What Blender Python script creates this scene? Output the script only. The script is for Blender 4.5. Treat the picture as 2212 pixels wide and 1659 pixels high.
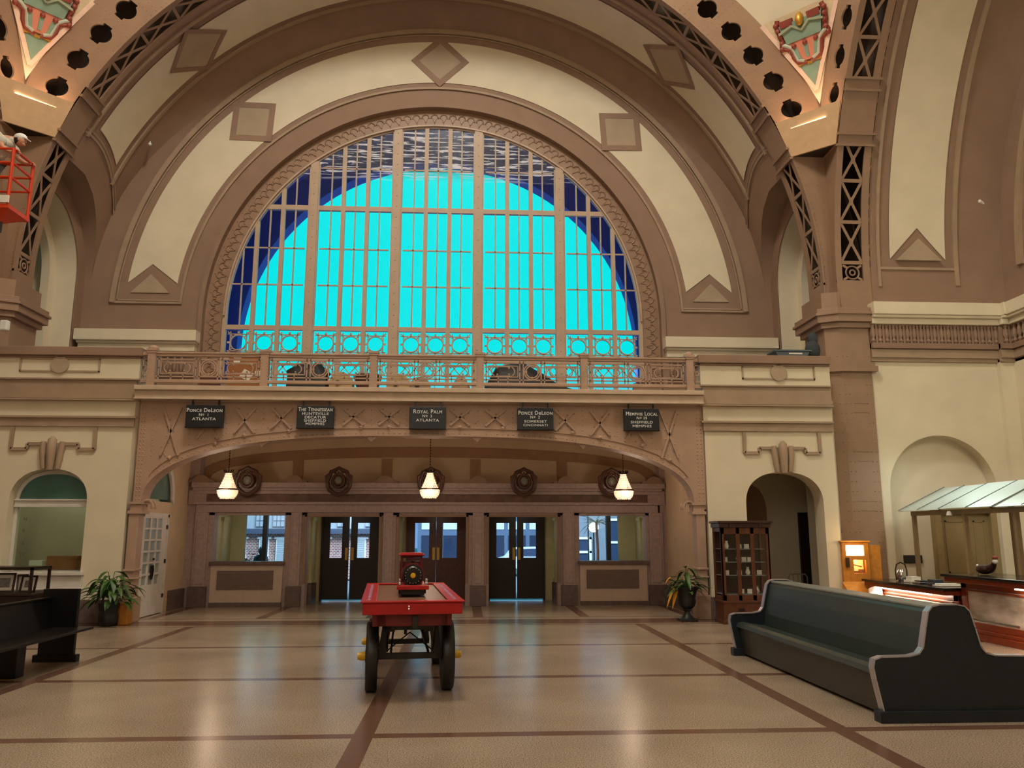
import bpy, bmesh, math, random
from mathutils import Vector, Matrix
from mathutils.geometry import tessellate_polygon
from math import sin, cos, pi, radians, sqrt, atan2
random.seed(7)
S = bpy.context.scene
for o in list(bpy.data.objects): bpy.data.objects.remove(o)
COL = S.collection
# ------------------------------------------------------------------ camera
CX, YC, CZ = -0.82, 8.03, 7.13          # hall axis, dome centre, arch spring height
PITCH, ROLL, YAW = 0.18156, -0.000377, 0.05722
cam_d = bpy.data.cameras.new('camera'); cam = bpy.data.objects.new('camera', cam_d); COL.objects.link(cam)
cam_d.sensor_width = 36; cam_d.lens = 1746.1/2212*36; cam_d.clip_start = 0.05; cam_d.clip_end = 500
_F = Vector((sin(YAW)*cos(PITCH), cos(YAW)*cos(PITCH), sin(PITCH)))
_R = Vector((cos(YAW), -sin(YAW), 0)); _U = _R.cross(_F)
cam.matrix_world = Matrix(((_R.x, _U.x, -_F.x, 0), (_R.y, _U.y, -_F.y, 0), (_R.z, _U.z, -_F.z, 1.65), (0, 0, 0, 1)))
S.camera = cam
S.view_settings.view_transform = 'Standard'; S.view_settings.look = 'None'
S.view_settings.gamma = 1; S.view_settings.use_curve_mapping = False
S.view_settings.exposure = -0.13
# ------------------------------------------------------------------ sky (dusk, strong cyan overhead, pale blue low)
W = bpy.data.worlds.new('dusk'); S.world = W; W.use_nodes = True
nt = W.node_tree; nt.nodes.clear()
tc = nt.nodes.new('ShaderNodeTexCoord'); sp = nt.nodes.new('ShaderNodeSeparateXYZ')
cr = nt.nodes.new('ShaderNodeValToRGB'); bg = nt.nodes.new('ShaderNodeBackground'); wo = nt.nodes.new('ShaderNodeOutputWorld')
nt.links.new(tc.outputs['Generated'], sp.inputs[0]); nt.links.new(sp.outputs['Z'], cr.inputs[0])
nt.links.new(cr.outputs[0], bg.inputs[0]); nt.links.new(bg.outputs[0], wo.inputs[0])
e = cr.color_ramp.elements
e[0].position = 0.0; e[0].color = (.20, .42, .85, 1)
e[1].position = 1.0; e[1].color = (.0, .55, .95, 1)
for p_, c_ in ((.12, (.22, .48, .95, 1)), (.2, (.0, .88, .90, 1)), (.42, (.0, .90, .90, 1))):
    q = e.new(p_); q.color = c_
bg.inputs[1].default_value = 1.0
# ------------------------------------------------------------------ lights of the hall, with an added front fill
def area(name, loc, size, power, col, aim=None, sy=None):
    l = bpy.data.lights.new(name, 'AREA'); l.shape = 'RECTANGLE' if sy else 'DISK'; l.size = size
    if sy: l.size_y = sy
    l.energy = power; l.color = col
    o = bpy.data.objects.new(name, l); COL.objects.link(o); o.location = loc
    d = Vector(aim if aim else (loc[0], loc[1], loc[2]-1)) - Vector(loc)
    o.rotation_euler = d.to_track_quat('-Z', 'Y').to_euler(); return o
def point(name, loc, power, col, r=.1):
    l = bpy.data.lights.new(name, 'POINT'); l.energy = power; l.color = col; l.shadow_soft_size = r
    o = bpy.data.objects.new(name, l); COL.objects.link(o); o.location = loc; return o
WARM = (1.0, .965, .91)
point('dome_chandelier_light', (CX, YC-.5, 19.9), 3500, WARM, 1.0)
area('hall_fill_light', (CX-1.0, -.6, 7.0), 5.0, 150, (1, .95, .88), (CX, 17, 5.0))  # unseen fill added to brighten the girder and the fronts
for _x, _p in ((-4.9, 7), (-2.8, 5), (-.7, 2.5), (1.4, 5), (3.5, 7)): point('lobby_ceiling_light', (_x, 19.7, 2.0), _p*.7, (1, .97, .84), .28)
area('right_bay_light', (10.2, YC+1, 7.6), 2.2, 110, (1, .97, .74), (10.6, 17, 3.5))
# ------------------------------------------------------------------ materials
def lin(c): return tuple((x/255/12.92 if x/255 <= .04045 else ((x/255+.055)/1.055)**2.4) for x in c) + (1,)
def mat(name, col, rough=.6, metal=0, var=.07, scale=6, emit=0, bump=0, bscale=40, spec=.5, alpha=None, trans=0):
    m = bpy.data.materials.new(name); m.use_nodes = True; t = m.node_tree; b = t.nodes['Principled BSDF']
    c = lin(col); b.inputs['Base Color'].default_value = c
    b.inputs['Roughness'].default_value = rough; b.inputs['Metallic'].default_value = metal
    b.inputs['Specular IOR Level'].default_value = spec
    if trans: b.inputs['Transmission Weight'].default_value = trans
    if alpha is not None: b.inputs['Alpha'].default_value = alpha
    co = t.nodes.new('ShaderNodeTexCoord')
    if var:
        n = t.nodes.new('ShaderNodeTexNoise'); n.inputs['Scale'].default_value = scale; n.inputs['Detail'].default_value = 5
        t.links.new(co.outputs['Object'], n.inputs['Vector'])
        r = t.nodes.new('ShaderNodeMapRange'); r.inputs[1].default_value = .3; r.inputs[2].default_value = .7
        r.inputs[3].default_value = 1-var; r.inputs[4].default_value = 1+var
        t.links.new(n.outputs['Fac'], r.inputs[0])
        x = t.nodes.new('ShaderNodeVectorMath'); x.operation = 'SCALE'; x.inputs[0].default_value = c[:3]
        t.links.new(r.outputs[0], x.inputs['Scale']); t.links.new(x.outputs[0], b.inputs['Base Color'])
    if bump:
        n2 = t.nodes.new('ShaderNodeTexNoise'); n2.inputs['Scale'].default_value = bscale
        t.links.new(co.outputs['Object'], n2.inputs['Vector'])
        bp = t.nodes.new('ShaderNodeBump'); bp.inputs['Strength'].default_value = bump; bp.inputs['Distance'].default_value = .01
        t.links.new(n2.outputs['Fac'], bp.inputs['Height']); t.links.new(bp.outputs[0], b.inputs['Normal'])
    if emit:
        b.inputs['Emission Color'].default_value = c; b.inputs['Emission Strength'].default_value = emit
    return m
BROWN = mat('brown_wall_paint', (146, 118, 98), .75, scale=2)
BROWN2 = mat('brown_moulding_paint', (164, 140, 116), .6, scale=3)
STEEL = mat('brown_steel_paint', (150, 120, 96), .5, scale=3)
CREAM = mat('cream_plaster', (220, 208, 182), .85, scale=1.5, var=.05)
BEIGE = mat('beige_inset_paint', (172, 152, 128), .8, scale=2)
STONE = mat('pinkish_stone', (168, 148, 142), .7, scale=14, var=.12)
STONED = mat('dark_marble', (104, 86, 82), .45, scale=9, var=.25)
WHITEW = mat('white_woodwork', (214, 208, 200), .6)
DARKV = mat('dark_shade_tone', (60, 46, 34), .9)  # dark tone standing in for shade inside the arches and under the boxes
BLACK = mat('black_paint', (16, 15, 18), .35, var=.2)
BLACKM = mat('black_cast_iron', (14, 14, 16), .45, var=.2, spec=.6)
WOODD = mat('dark_door_wood', (36, 17, 11), .5, scale=20, var=.25)
WOODR = mat('mahogany_wood', (132, 52, 22), .3, scale=12, var=.22)
WOODC = mat('cherry_cabinet_wood', (88, 46, 23), .4, scale=14, var=.2)
WOODY = mat('honey_wood', (196, 128, 44), .45, scale=12, var=.15)
RED = mat('red_cart_paint', (176, 18, 22), .35, var=.12)
REDD = mat('deep_red_paint', (104, 10, 12), .45, var=.15)
REDT = mat('worn_red_deck', (128, 92, 72), .35, scale=18, var=.2)
YELL = mat('yellow_hub_paint', (226, 176, 20), .4)
GREEN = mat('bench_blue_green_paint', (47, 58, 55), .32, scale=5, var=.12)
NAVY = mat('bench_end_navy_paint', (20, 31, 42), .45, scale=5, var=.12)
ALU = mat('aluminium_trim', (200, 196, 206), .3, metal=.7)
CHROME = mat('chrome', (210, 210, 215), .15, metal=1)
FRAMEP = mat('tan_window_frame_paint', (184, 160, 138), .5, scale=3)
BRASS = mat('brass_plate', (170, 140, 70), .35, metal=.8)
GOLD = mat('gold_paint', (200, 150, 60), .35, metal=.5)
TEAL = mat('teal_paint', (128, 152, 132), .6)
SALM = mat('salmon_paint', (206, 128, 102), .6)
CRIM = mat('crimson_paint', (140, 62, 48), .5)
WOODCV = mat('dark_carved_wood', (84, 52, 38), .45, scale=18, var=.3)
BLUEW = mat('skylit_portico_blue', (62, 96, 176), .8)  # plaster coloured blue for the dusk skylight falling on it
WHITE = mat('white_plastic', (232, 230, 226), .5)
PAPER = mat('paper', (226, 222, 210), .8)
CARD = mat('cardboard', (160, 104, 62), .85)
LEAF = mat('green_leaf', (58, 92, 34), .45, scale=12, var=.35)
LEAFY = mat('yellow_leaf', (214, 152, 18), .5, var=.2)
GREYP = mat('grey_plastic', (58, 68, 80), .4)
def glass_mat(name, gloss=.07, tint=(1, 1, 1, 1), rough=.02, streak=False):
    m = bpy.data.materials.new(name); m.use_nodes = True; t = m.node_tree; t.nodes.clear()
    o = t.nodes.new('ShaderNodeOutputMaterial'); a = t.nodes.new('ShaderNodeBsdfTransparent'); g = t.nodes.new('ShaderNodeBsdfGlossy')
    a.inputs[0].default_value = tint; g.inputs['Roughness'].default_value = rough
    x = t.nodes.new('ShaderNodeMixShader'); x.inputs[0].default_value = gloss
    t.links.new(a.outputs[0], x.inputs[1]); t.links.new(g.outputs[0], x.inputs[2]); last = x
    if streak:   # pale streaks painted on the upper panes as reflections of the dome lights
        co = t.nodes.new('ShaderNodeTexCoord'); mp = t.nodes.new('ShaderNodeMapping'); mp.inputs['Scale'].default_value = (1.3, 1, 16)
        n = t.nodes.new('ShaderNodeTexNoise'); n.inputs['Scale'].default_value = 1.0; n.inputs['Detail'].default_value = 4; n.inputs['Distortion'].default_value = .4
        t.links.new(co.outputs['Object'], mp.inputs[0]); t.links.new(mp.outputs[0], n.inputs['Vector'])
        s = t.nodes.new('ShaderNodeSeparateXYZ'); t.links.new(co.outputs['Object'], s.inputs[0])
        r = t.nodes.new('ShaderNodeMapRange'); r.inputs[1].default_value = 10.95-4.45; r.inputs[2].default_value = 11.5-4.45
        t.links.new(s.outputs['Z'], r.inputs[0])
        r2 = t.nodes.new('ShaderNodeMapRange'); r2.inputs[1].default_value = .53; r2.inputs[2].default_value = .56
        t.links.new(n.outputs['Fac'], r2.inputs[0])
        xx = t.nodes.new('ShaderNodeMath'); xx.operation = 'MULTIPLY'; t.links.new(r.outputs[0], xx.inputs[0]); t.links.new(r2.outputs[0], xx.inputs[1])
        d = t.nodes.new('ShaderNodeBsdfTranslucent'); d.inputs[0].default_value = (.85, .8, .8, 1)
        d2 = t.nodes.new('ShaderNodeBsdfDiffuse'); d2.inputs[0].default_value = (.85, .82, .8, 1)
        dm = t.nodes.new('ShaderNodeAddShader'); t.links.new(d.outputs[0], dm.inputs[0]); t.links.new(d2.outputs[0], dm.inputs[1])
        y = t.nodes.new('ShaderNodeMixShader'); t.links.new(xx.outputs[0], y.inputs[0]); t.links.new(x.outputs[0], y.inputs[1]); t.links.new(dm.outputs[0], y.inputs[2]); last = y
        # grey film painted as interior reflection over the same top panes
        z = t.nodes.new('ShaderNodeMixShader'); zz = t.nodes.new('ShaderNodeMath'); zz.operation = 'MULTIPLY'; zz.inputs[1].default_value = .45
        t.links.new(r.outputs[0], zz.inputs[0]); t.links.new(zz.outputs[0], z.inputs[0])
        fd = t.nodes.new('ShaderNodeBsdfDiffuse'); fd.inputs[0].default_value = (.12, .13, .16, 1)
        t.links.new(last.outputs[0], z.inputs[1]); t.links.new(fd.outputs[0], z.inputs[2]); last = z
    t.links.new(last.outputs[0], o.inputs[0]); return m
GLASS = glass_mat('clear_glass', .025)
STEELG = mat('girder_tan_brown_paint', (176, 146, 124), .5, scale=3)
PEW = mat('black_pew_varnish', (9, 8, 9), .4, var=.2, spec=.3)
GLASSW = glass_mat('reflection_streaked_glass', .006, rough=.2, streak=True)
# ------------------------------------------------------------------ mesh builder
def TB(u, d, z): return (CX+u, d, z)
def TR(u, d, z): return (CX+d-YC, YC-u, z)
def TL(u, d, z): return (CX-(d-YC), YC+u, z)
def TX(u, d, z): return (u, d, z)
def clipx(poly, xm):
    out = []
    for a, b in zip(poly, poly[1:]+poly[:1]):
        if a[0] >= xm: out.append(a)
        if (a[0] >= xm) != (b[0] >= xm): t = (xm-a[0])/(b[0]-a[0]); out.append((xm, a[1]+(b[1]-a[1])*t))
    return out
class MB:
    def __init__(s): s.v = []; s.f = []; s.M = None
    def add(s, vs, fs):
        n = len(s.v)
        if s.M is not None: vs = [tuple(s.M @ Vector(v)) for v in vs]
        s.v += [tuple(v) for v in vs]; s.f += [tuple(i+n for i in f) for f in fs]; return s
    def box(s, x0, x1, y0, y1, z0, z1, T=None):
        vs = [(x, y, z) for x in (x0, x1) for y in (y0, y1) for z in (z0, z1)]
        if T: vs = [T(*v) for v in vs]
        return s.add(vs, [(0, 1, 3, 2), (4, 6, 7, 5), (0, 4, 5, 1), (2, 3, 7, 6), (0, 2, 6, 4), (1, 5, 7, 3)])
    def bar(s, p0, p1, w, h=None, up=(0, 0, 1)):
        h = h or w; p0 = Vector(p0); p1 = Vector(p1); d = (p1-p0).normalized(); up = Vector(up)
        if abs(d.dot(up)) > .98: up = Vector((0, 1, 0)) if abs(d.y) < .9 else Vector((1, 0, 0))
        a = d.cross(up).normalized()*w/2; b = a.cross(d).normalized()*h/2
        vs = [p+i*a+j*b for p in (p0, p1) for i, j in ((-1, -1), (1, -1), (1, 1), (-1, 1))]
        return s.add(vs, [(3, 2, 1, 0), (4, 5, 6, 7), (0, 1, 5, 4), (1, 2, 6, 5), (2, 3, 7, 6), (3, 0, 4, 7)])
    def cyl(s, p0, p1, r, n=12, r2=None):
        r2 = r if r2 is None else r2; p0 = Vector(p0); p1 = Vector(p1); d = (p1-p0).normalized()
        a = d.orthogonal().normalized(); b = d.cross(a)
        vs = [p+(a*cos(2*pi*i/n)+b*sin(2*pi*i/n))*q for p, q in ((p0, r), (p1, r2)) for i in range(n)]
        return s.add(vs, [tuple(range(n-1, -1, -1)), tuple(range(n, 2*n))]+[(i, (i+1) % n, n+(i+1) % n, n+i) for i in range(n)])
    def tube(s, pts, r, n=8, rs=None, flat=1.0):
        pts = [Vector(p) for p in pts]; vs = []; fs = []; prev = None
        for k, p in enumerate(pts):
            d = (pts[min(k+1, len(pts)-1)]-pts[max(k-1, 0)]).normalized()
            a = d.orthogonal().normalized() if prev is None else (prev-d*prev.dot(d)).normalized()
            prev = a; b = d.cross(a); q = rs[k] if rs else r
            vs += [p+(a*cos(2*pi*i/n)+b*sin(2*pi*i/n)*flat)*q for i in range(n)]
        for k in range(len(pts)-1):
            fs += [(k*n+i, k*n+(i+1) % n, (k+1)*n+(i+1) % n, (k+1)*n+i) for i in range(n)]
        fs += [tuple(range(n-1, -1, -1)), tuple(range((len(pts)-1)*n, len(pts)*n))]
        return s.add(vs, fs)
    def lathe(s, prof, c=(0, 0, 0), n=24, ax='z', flat=1.0):
        vs = []; fs = []
        for r, z in prof:
            for i in range(n):
                x, y = r*cos(2*pi*i/n), r*sin(2*pi*i/n)*flat
                vs.append({'z': (c[0]+x, c[1]+y, c[2]+z), 'y': (c[0]+x, c[1]+z, c[2]+y), 'x': (c[0]+z, c[1]+x, c[2]+y)}[ax])
        for k in range(len(prof)-1):
            fs += [(k*n+i, k*n+(i+1) % n, (k+1)*n+(i+1) % n, (k+1)*n+i) for i in range(n)]
        fs += [tuple(range(n-1, -1, -1)), tuple(range((len(prof)-1)*n, len(prof)*n))]
        return s.add(vs, fs)
    def ball(s, c, r, n=10, m=6):
        rx, ry, rz = r if isinstance(r, (tuple, list)) else (r, r, r)
        vs = [(c[0], c[1], c[2]-rz)]; fs = []
        for j in range(1, m):
            a = -pi/2+pi*j/m
            vs += [(c[0]+rx*cos(a)*cos(2*pi*i/n), c[1]+ry*cos(a)*sin(2*pi*i/n), c[2]+rz*sin(a)) for i in range(n)]
        vs.append((c[0], c[1], c[2]+rz)); L = len(vs)-1
        fs += [(0, 1+(i+1) % n, 1+i) for i in range(n)]
        for j in range(m-2): fs += [(1+j*n+i, 1+j*n+(i+1) % n, 1+(j+1)*n+(i+1) % n, 1+(j+1)*n+i) for i in range(n)]
        fs += [(L, 1+(m-2)*n+i, 1+(m-2)*n+(i+1) % n) for i in range(n)]
        return s.add(vs, fs)
    def rivet(s, p, nrm, r=.022, h=.016):
        p = Vector(p); d = Vector(nrm).normalized(); a = d.orthogonal().normalized(); b = d.cross(a)
        vs = [p+(a*cos(pi*i/3)+b*sin(pi*i/3))*r for i in range(6)]+[p+d*h]
        return s.add(vs, [(i, (i+1) % 6, 6) for i in range(6)])
    def plate(s, loops, d0, d1, T=TX):
        tris = tessellate_polygon([[Vector((p[0], p[1], 0)) for p in L] for L in loops]); flat = [p for L in loops for p in L]; n = len(flat)
        vs = [T(p[0], d0, p[1]) for p in flat]+[T(p[0], d1, p[1]) for p in flat]
        fs = [tuple(t) for t in tris]+[tuple(i+n for i in reversed(t)) for t in tris]; k = 0
        for L in loops:
            m = len(L); fs += [(k+i, k+(i+1) % m, n+k+(i+1) % m, n+k+i) for i in range(m)]; k += m
        return s.add(vs, fs)
    def arc(s, r0, r1, d0, d1, t0, t1, n=48, T=TB, c=(0, CZ)):
        vs = []; fs = []
        for k in range(n+1):
            t = radians(t0+(t1-t0)*k/n)
            for r, d in ((r0, d0), (r1, d0), (r1, d1), (r0, d1)): vs.append(T(c[0]+r*cos(t), d, c[1]+r*sin(t)))
        for k in range(n): fs += [(4*k+i, 4*k+(i+1) % 4, 4*k+4+(i+1) % 4, 4*k+4+i) for i in range(4)]
        fs += [(3, 2, 1, 0), (4*n, 4*n+1, 4*n+2, 4*n+3)]
        return s.add(vs, fs)
    def grid(s, fn, nu, nv):
        vs = [fn(i/nu, j/nv) for j in range(nv+1) for i in range(nu+1)]
        return s.add(vs, [(j*(nu+1)+i, j*(nu+1)+i+1, (j+1)*(nu+1)+i+1, (j+1)*(nu+1)+i) for j in range(nv) for i in range(nu)])
def org(o):
    v = Vector((0, 0, 0))
    while o is not None: v += Vector(o.location); o = o.parent
    return v
def tag(o, label=None, cat=None, group=None, kind=None):
    if label: o['label'] = label
    if cat: o['category'] = cat
    if group: o['group'] = group
    if kind: o['kind'] = kind
    return o
def build(name, mb, m, parent=None, world=True, smooth=False, bevel=0, solid=0, flip=False):
    vs = mb.v
    loc = Vector((0, 0, 0))
    if parent is None:
        xs = [v[0] for v in vs]; ys = [v[1] for v in vs]; zs = [v[2] for v in vs]
        loc = Vector(((min(xs)+max(xs))/2, (min(ys)+max(ys))/2, min(zs)))
    elif world: loc = org(parent)
    me = bpy.data.meshes.new(name); me.from_pydata([(v[0]-loc[0], v[1]-loc[1], v[2]-loc[2]) for v in vs], [], mb.f)
    bm = bmesh.new(); bm.from_mesh(me)
    bmesh.ops.recalc_face_normals(bm, faces=bm.faces)
    bm.to_mesh(me); bm.free()
    me.materials.append(m)
    if smooth:
        me.polygons.foreach_set('use_smooth', [True]*len(me.polygons)); me.set_sharp_from_angle(angle=radians(40))
    o = bpy.data.objects.new(name, me); COL.objects.link(o)
    if parent is None: o.location = loc
    else: o.parent = parent
    if bevel:
        b = o.modifiers.new('bevel', 'BEVEL'); b.width = bevel; b.segments = 2; b.limit_method = 'ANGLE'
    if solid:
        q = o.modifiers.new('solid', 'SOLIDIFY'); q.thickness = solid; q.offset = 0
    return o
def each(name, mb, m, parent=None, world=True, gap=.01, **k):
    """one object for every separate piece of the mesh"""
    p = list(range(len(mb.v)))
    def find(a):
        while p[a] != a: p[a] = p[p[a]]; a = p[a]
        return a
    for f in mb.f:
        for i in f[1:]: p[find(i)] = find(f[0])
    isl = {}
    for f in mb.f: isl.setdefault(find(f[0]), []).append(f)
    its = []
    for fs in isl.values():
        vs = [mb.v[i] for f in fs for i in f]
        its.append([[min(v[q] for v in vs)-gap for q in range(3)], [max(v[q] for v in vs)+gap for q in range(3)], fs])
    i = 0
    while i < len(its):
        j = i+1; hit = False
        while j < len(its):
            a, b = its[i], its[j]
            if all(a[0][q] <= b[1][q] and b[0][q] <= a[1][q] for q in range(3)):
                its[i] = [[min(a[0][q], b[0][q]) for q in range(3)], [max(a[1][q], b[1][q]) for q in range(3)], a[2]+b[2]]; its.pop(j); hit = True
            else: j += 1
        if not hit: i += 1
    out = []
    for lo, hi, fs in its:
        q = MB(); ids = {}; 
        for f in fs:
            for v in f:
                if v not in ids: ids[v] = len(q.v); q.v.append(mb.v[v])
        q.f = [tuple(ids[v] for v in f) for f in fs]; out.append(build(name, q, m, parent, world, **k))
    return out
def thing(name, loc, label, cat, group=None, rz=0):
    o = bpy.data.objects.new(name, None); COL.objects.link(o); o.location = loc; o.rotation_euler = (0, 0, rz); o.empty_display_size = .1
    return tag(o, label, cat, group)
def copy_tree(o, parent=None):
    c = o.copy(); COL.objects.link(c)
    if parent: c.parent = parent
    for ch in [x for x in o.children]: copy_tree(ch, c)
    return c
def struct(name, mb, m, parent=None, **k):
    o = build(name, mb, m, parent, **k)
    if parent is None: o['kind'] = 'structure'
    return o
def text(name, lines, m, parent, T, ext=.004):
    """lines: (string, size, x, z, smallcaps, xscale); T maps (x, z) on the face to world"""
    mb = None; last = None; out = []
    for st, sz, x, z, sc, xs in lines:
        if last is None or abs(z-last) > .03:
            if mb: out += each(name, mb, m, parent, gap=.02)
            mb = MB(); last = z
        cu = bpy.data.curves.new('t', 'FONT'); cu.body = st; cu.size = sz; cu.align_x = 'CENTER'; cu.align_y = 'CENTER'; cu.extrude = ext; cu.offset = sz*.012
        cu.small_caps_scale = .76; cu.space_character = 1.12
        if sc:
            for i, ch in enumerate(st):
                if ch.islower() and not (ch == 'e' and i and st[i-1] == 'D'): cu.body_format[i].use_small_caps = True
        ob = bpy.data.objects.new('t', cu); COL.objects.link(ob)
        bpy.context.view_layer.update()
        me = bpy.data.meshes.new_from_object(ob.evaluated_get(bpy.context.evaluated_depsgraph_get()))
        mb.add([T(x+v.co.x*xs, z+v.co.y, v.co.z) for v in me.vertices], [tuple(p.vertices) for p in me.polygons])
        bpy.data.objects.remove(ob); bpy.data.curves.remove(cu); bpy.data.meshes.remove(me)
    out += each(name, mb, m, parent, gap=.02); return out
# ================================================================== FLOOR
def floor_mat():
    m = bpy.data.materials.new('terrazzo_floor'); m.use_nodes = True; t = m.node_tree; b = t.nodes['Principled BSDF']
    N = t.nodes.new; L = t.links.new
    g = N('ShaderNodeNewGeometry'); s = N('ShaderNodeSeparateXYZ'); L(g.outputs['Position'], s.inputs[0])
    def M(op, a, b_=None, c=None):
        q = N('ShaderNodeMath'); q.operation = op
        for i, v in enumerate((a, b_, c)):
            if v is None: continue
            if isinstance(v, (int, float)): q.inputs[i].default_value = v
            else: L(v, q.inputs[i])
        return q.outputs[0]
    x, y = s.outputs['X'], s.outputs['Y']
    xs = M('WRAP', M('ADD', x, -CX), 2.015, -2.015)
    main = M('MULTIPLY', M('COMPARE', xs, 0.0, .085), M('LESS_THAN', y, 15.2))
    st = main
    for yc_, h in ((1.73, .07), (4.43, .07), (7.13, .075), (9.83, .075), (12.5, .06), (15.2, .035), (16.5, .035)): st = M('MAXIMUM', st, M('COMPARE', y, yc_, h))
    st = M('MAXIMUM', st, M('COMPARE', y, 15.75, .38))
    xv = M('WRAP', M('ADD', x, -.28), 1.06, -1.06)
    st = M('MAXIMUM', st, M('MULTIPLY', M('COMPARE', xv, 0.0, .1), M('GREATER_THAN', y, 16.55)))
    n = N('ShaderNodeTexNoise'); n.inputs['Scale'].default_value = 90; n.inputs['Detail'].default_value = 3; L(g.outputs['Position'], n.inputs['Vector'])
    n2 = N('ShaderNodeTexNoise'); n2.inputs['Scale'].default_value = .7; n2.inputs['Detail'].default_value = 4; L(g.outputs['Position'], n2.inputs['Vector'])
    r = N('ShaderNodeValToRGB'); L(n.outputs['Fac'], r.inputs[0])
    r.color_ramp.elements[0].position = .34; r.color_ramp.elements[0].color = lin((118, 96, 80)); r.color_ramp.elements[1].position = .5; r.color_ramp.elements[1].color = lin((168, 150, 130))
    q = r.color_ramp.elements.new(.72); q.color = lin((206, 192, 170))
    mx = N('ShaderNodeMix'); mx.data_type = 'RGBA'; mx.blend_type = 'MULTIPLY'; mx.inputs[0].default_value = .5
    r2 = N('ShaderNodeValToRGB'); L(n2.outputs['Fac'], r2.inputs[0]); r2.color_ramp.elements[0].position = .35; r2.color_ramp.elements[0].color = (.62, .58, .55, 1); r2.color_ramp.elements[1].position = .65; r2.color_ramp.elements[1].color = (1, 1, 1, 1)
    L(r.outputs[0], mx.inputs[6]); L(r2.outputs[0], mx.inputs[7])
    m2 = N('ShaderNodeMix'); m2.data_type = 'RGBA'; L(st, m2.inputs[0]); L(mx.outputs[2], m2.inputs[6]); m2.inputs[7].default_value = lin((110, 80, 66))
    L(m2.outputs[2], b.inputs['Base Color']); b.inputs['Roughness'].default_value = .22; b.inputs['Specular IOR Level'].default_value = .5
    rr = N('ShaderNodeMapRange'); L(n2.outputs['Fac'], rr.inputs[0]); rr.inputs[3].default_value = .17; rr.inputs[4].default_value = .3; L(rr.outputs[0], b.inputs['Roughness'])
    return m
FLOORM = floor_mat()
struct('floor', MB().box(-13.6, 12.4, -2.2, 20.75, -.3, 0), FLOORM)
# ================================================================== VAULTED BAYS
R = 8.87
def smooth(a, b, x): x = max(0, min(1, (x-a)/(b-a))); return x*x*(3-2*x)
LUN = (18.3, 7.93, 2.2)      # side penetrations of the back vault: centre depth, height, radius
def vault_surface(T, d0, d1, lun=False, cove=True):
    mb = MB(); nt_ = 120; rows = []
    for k in range(nt_+1):
        th = pi*k/nt_; z = CZ+R*sin(th); u = R*cos(th); w = 0
        if lun and z < LUN[1]+LUN[2]: w = LUN[2] if z <= LUN[1] else sqrt(max(0, LUN[2]**2-(z-LUN[1])**2))
        c = smooth(radians(18), radians(50), min(th, pi-th)) if cove else 0
        row = []
        a, b = (max(d0, LUN[0]-w), min(d1, LUN[0]+w)) if lun else ((d0+d1)/2, (d0+d1)/2)
        e0 = max(d1-.75, b); ds = [d0+(a-d0)*i/3 for i in range(4)]+[b+(e0-b)*i/3 for i in range(4)]
        row = [T(u, d, z) for d in ds]
        for i in range(9):
            q = i/8*pi/2; rr = R-.5*c*(1-cos(q)); dd = e0+(d1-e0)*((1-c)*i/8+c*sin(q)); row.append(T(rr*cos(th), dd, CZ+rr*sin(th)))
        rows.append((row, w))
    m = len(rows[0][0]); mb.add([p for r_, w in rows for p in r_], [])
    for k in range(nt_):
        hole = lun and rows[k][1] > 0 and rows[k+1][1] >= 0 and (rows[k][1] > 0 and rows[k+1][1] > 0)
        for i in range(m-1):
            if i == 3 and (hole or not lun): 
                if hole: continue
            mb.f.append((k*m+i, k*m+i+1, (k+1)*m+i+1, (k+1)*m+i))
    return mb
def vpt(T, th, d, lift=0): r = R-lift; return T(r*cos(th), d, CZ+r*sin(th))
def zth(z): return math.asin((z-CZ)/R)
def strip(T, d0, d1, lo, hi, lift=.02, nd=14, nth=90):
    """cream band between depths d0..d1; lo(d)/hi(d) give its end angles"""
    return MB().grid(lambda i, j: vpt(T, lo(d0+(d1-d0)*i)+(hi(d0+(d1-d0)*i)-lo(d0+(d1-d0)*i))*j, d0+(d1-d0)*i, lift), nd, nth)
def vdiamond(T, th0, d0, hd, hth, fw, lift):
    outs = []
    fr = MB(); n = 8
    def P(a, b, l): return vpt(T, th0+hth*b, d0+hd*a, l)
    C = [(1, 0), (0, 1), (-1, 0), (0, -1)]; k = 1-fw
    for q in range(4):
        a, b = C[q], C[(q+1) % 4]
        def fn(i, j):
            s_ = 1-(1-k)*j
            return P((a[0]+(b[0]-a[0])*i)*s_, (a[1]+(b[1]-a[1])*i)*s_, lift)
        fr.grid(fn, n, 1)
    inn = MB().grid(lambda i, j: P(((1-i)-j)*k, (i-j)*k, lift-.01), 10, 10)
    return fr, inn
def vault_trim(T, lo, parent, dia=True):
    d0, d1 = 18.33, 19.62
    build('cream_band', strip(T, d0, d1, lo, lambda d: pi-lo(d)), CREAM, parent, smooth=True)
    for a, b in ((18.02, 18.09), (19.80, 19.90)):
        th = lo((a+b)/2)*180/pi-2.2
        build('rib_moulding', MB().arc(R-.05, R+.02, a, b, th, 180-th, 90, T), BROWN2, parent, smooth=True)
    if dia:
        for t in (47, 90, 133):
            f_, i_ = vdiamond(T, radians(t), 18.93, .88, radians(5.9), .2, .045)
            build('diamond_frame', f_, BROWN, parent, smooth=True); build('diamond_inset', i_, BEIGE, parent, smooth=True)
def lo_back(d): return zth(LUN[1]+sqrt(3.14**2-(d-LUN[0])**2))
def lo_right(d):
    t = abs(d-18.975)/.645; return zth(8.42-.72*t)
cb = struct('ceiling', vault_surface(TB, 17.85, 20.5, True), BROWN, smooth=True)
vault_trim(TB, lo_back, cb)
cr_ = struct('ceiling', vault_surface(TR, 17.85, 20.97, False), BROWN, smooth=True)
vault_trim(TR, lo_right, cr_)
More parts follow.
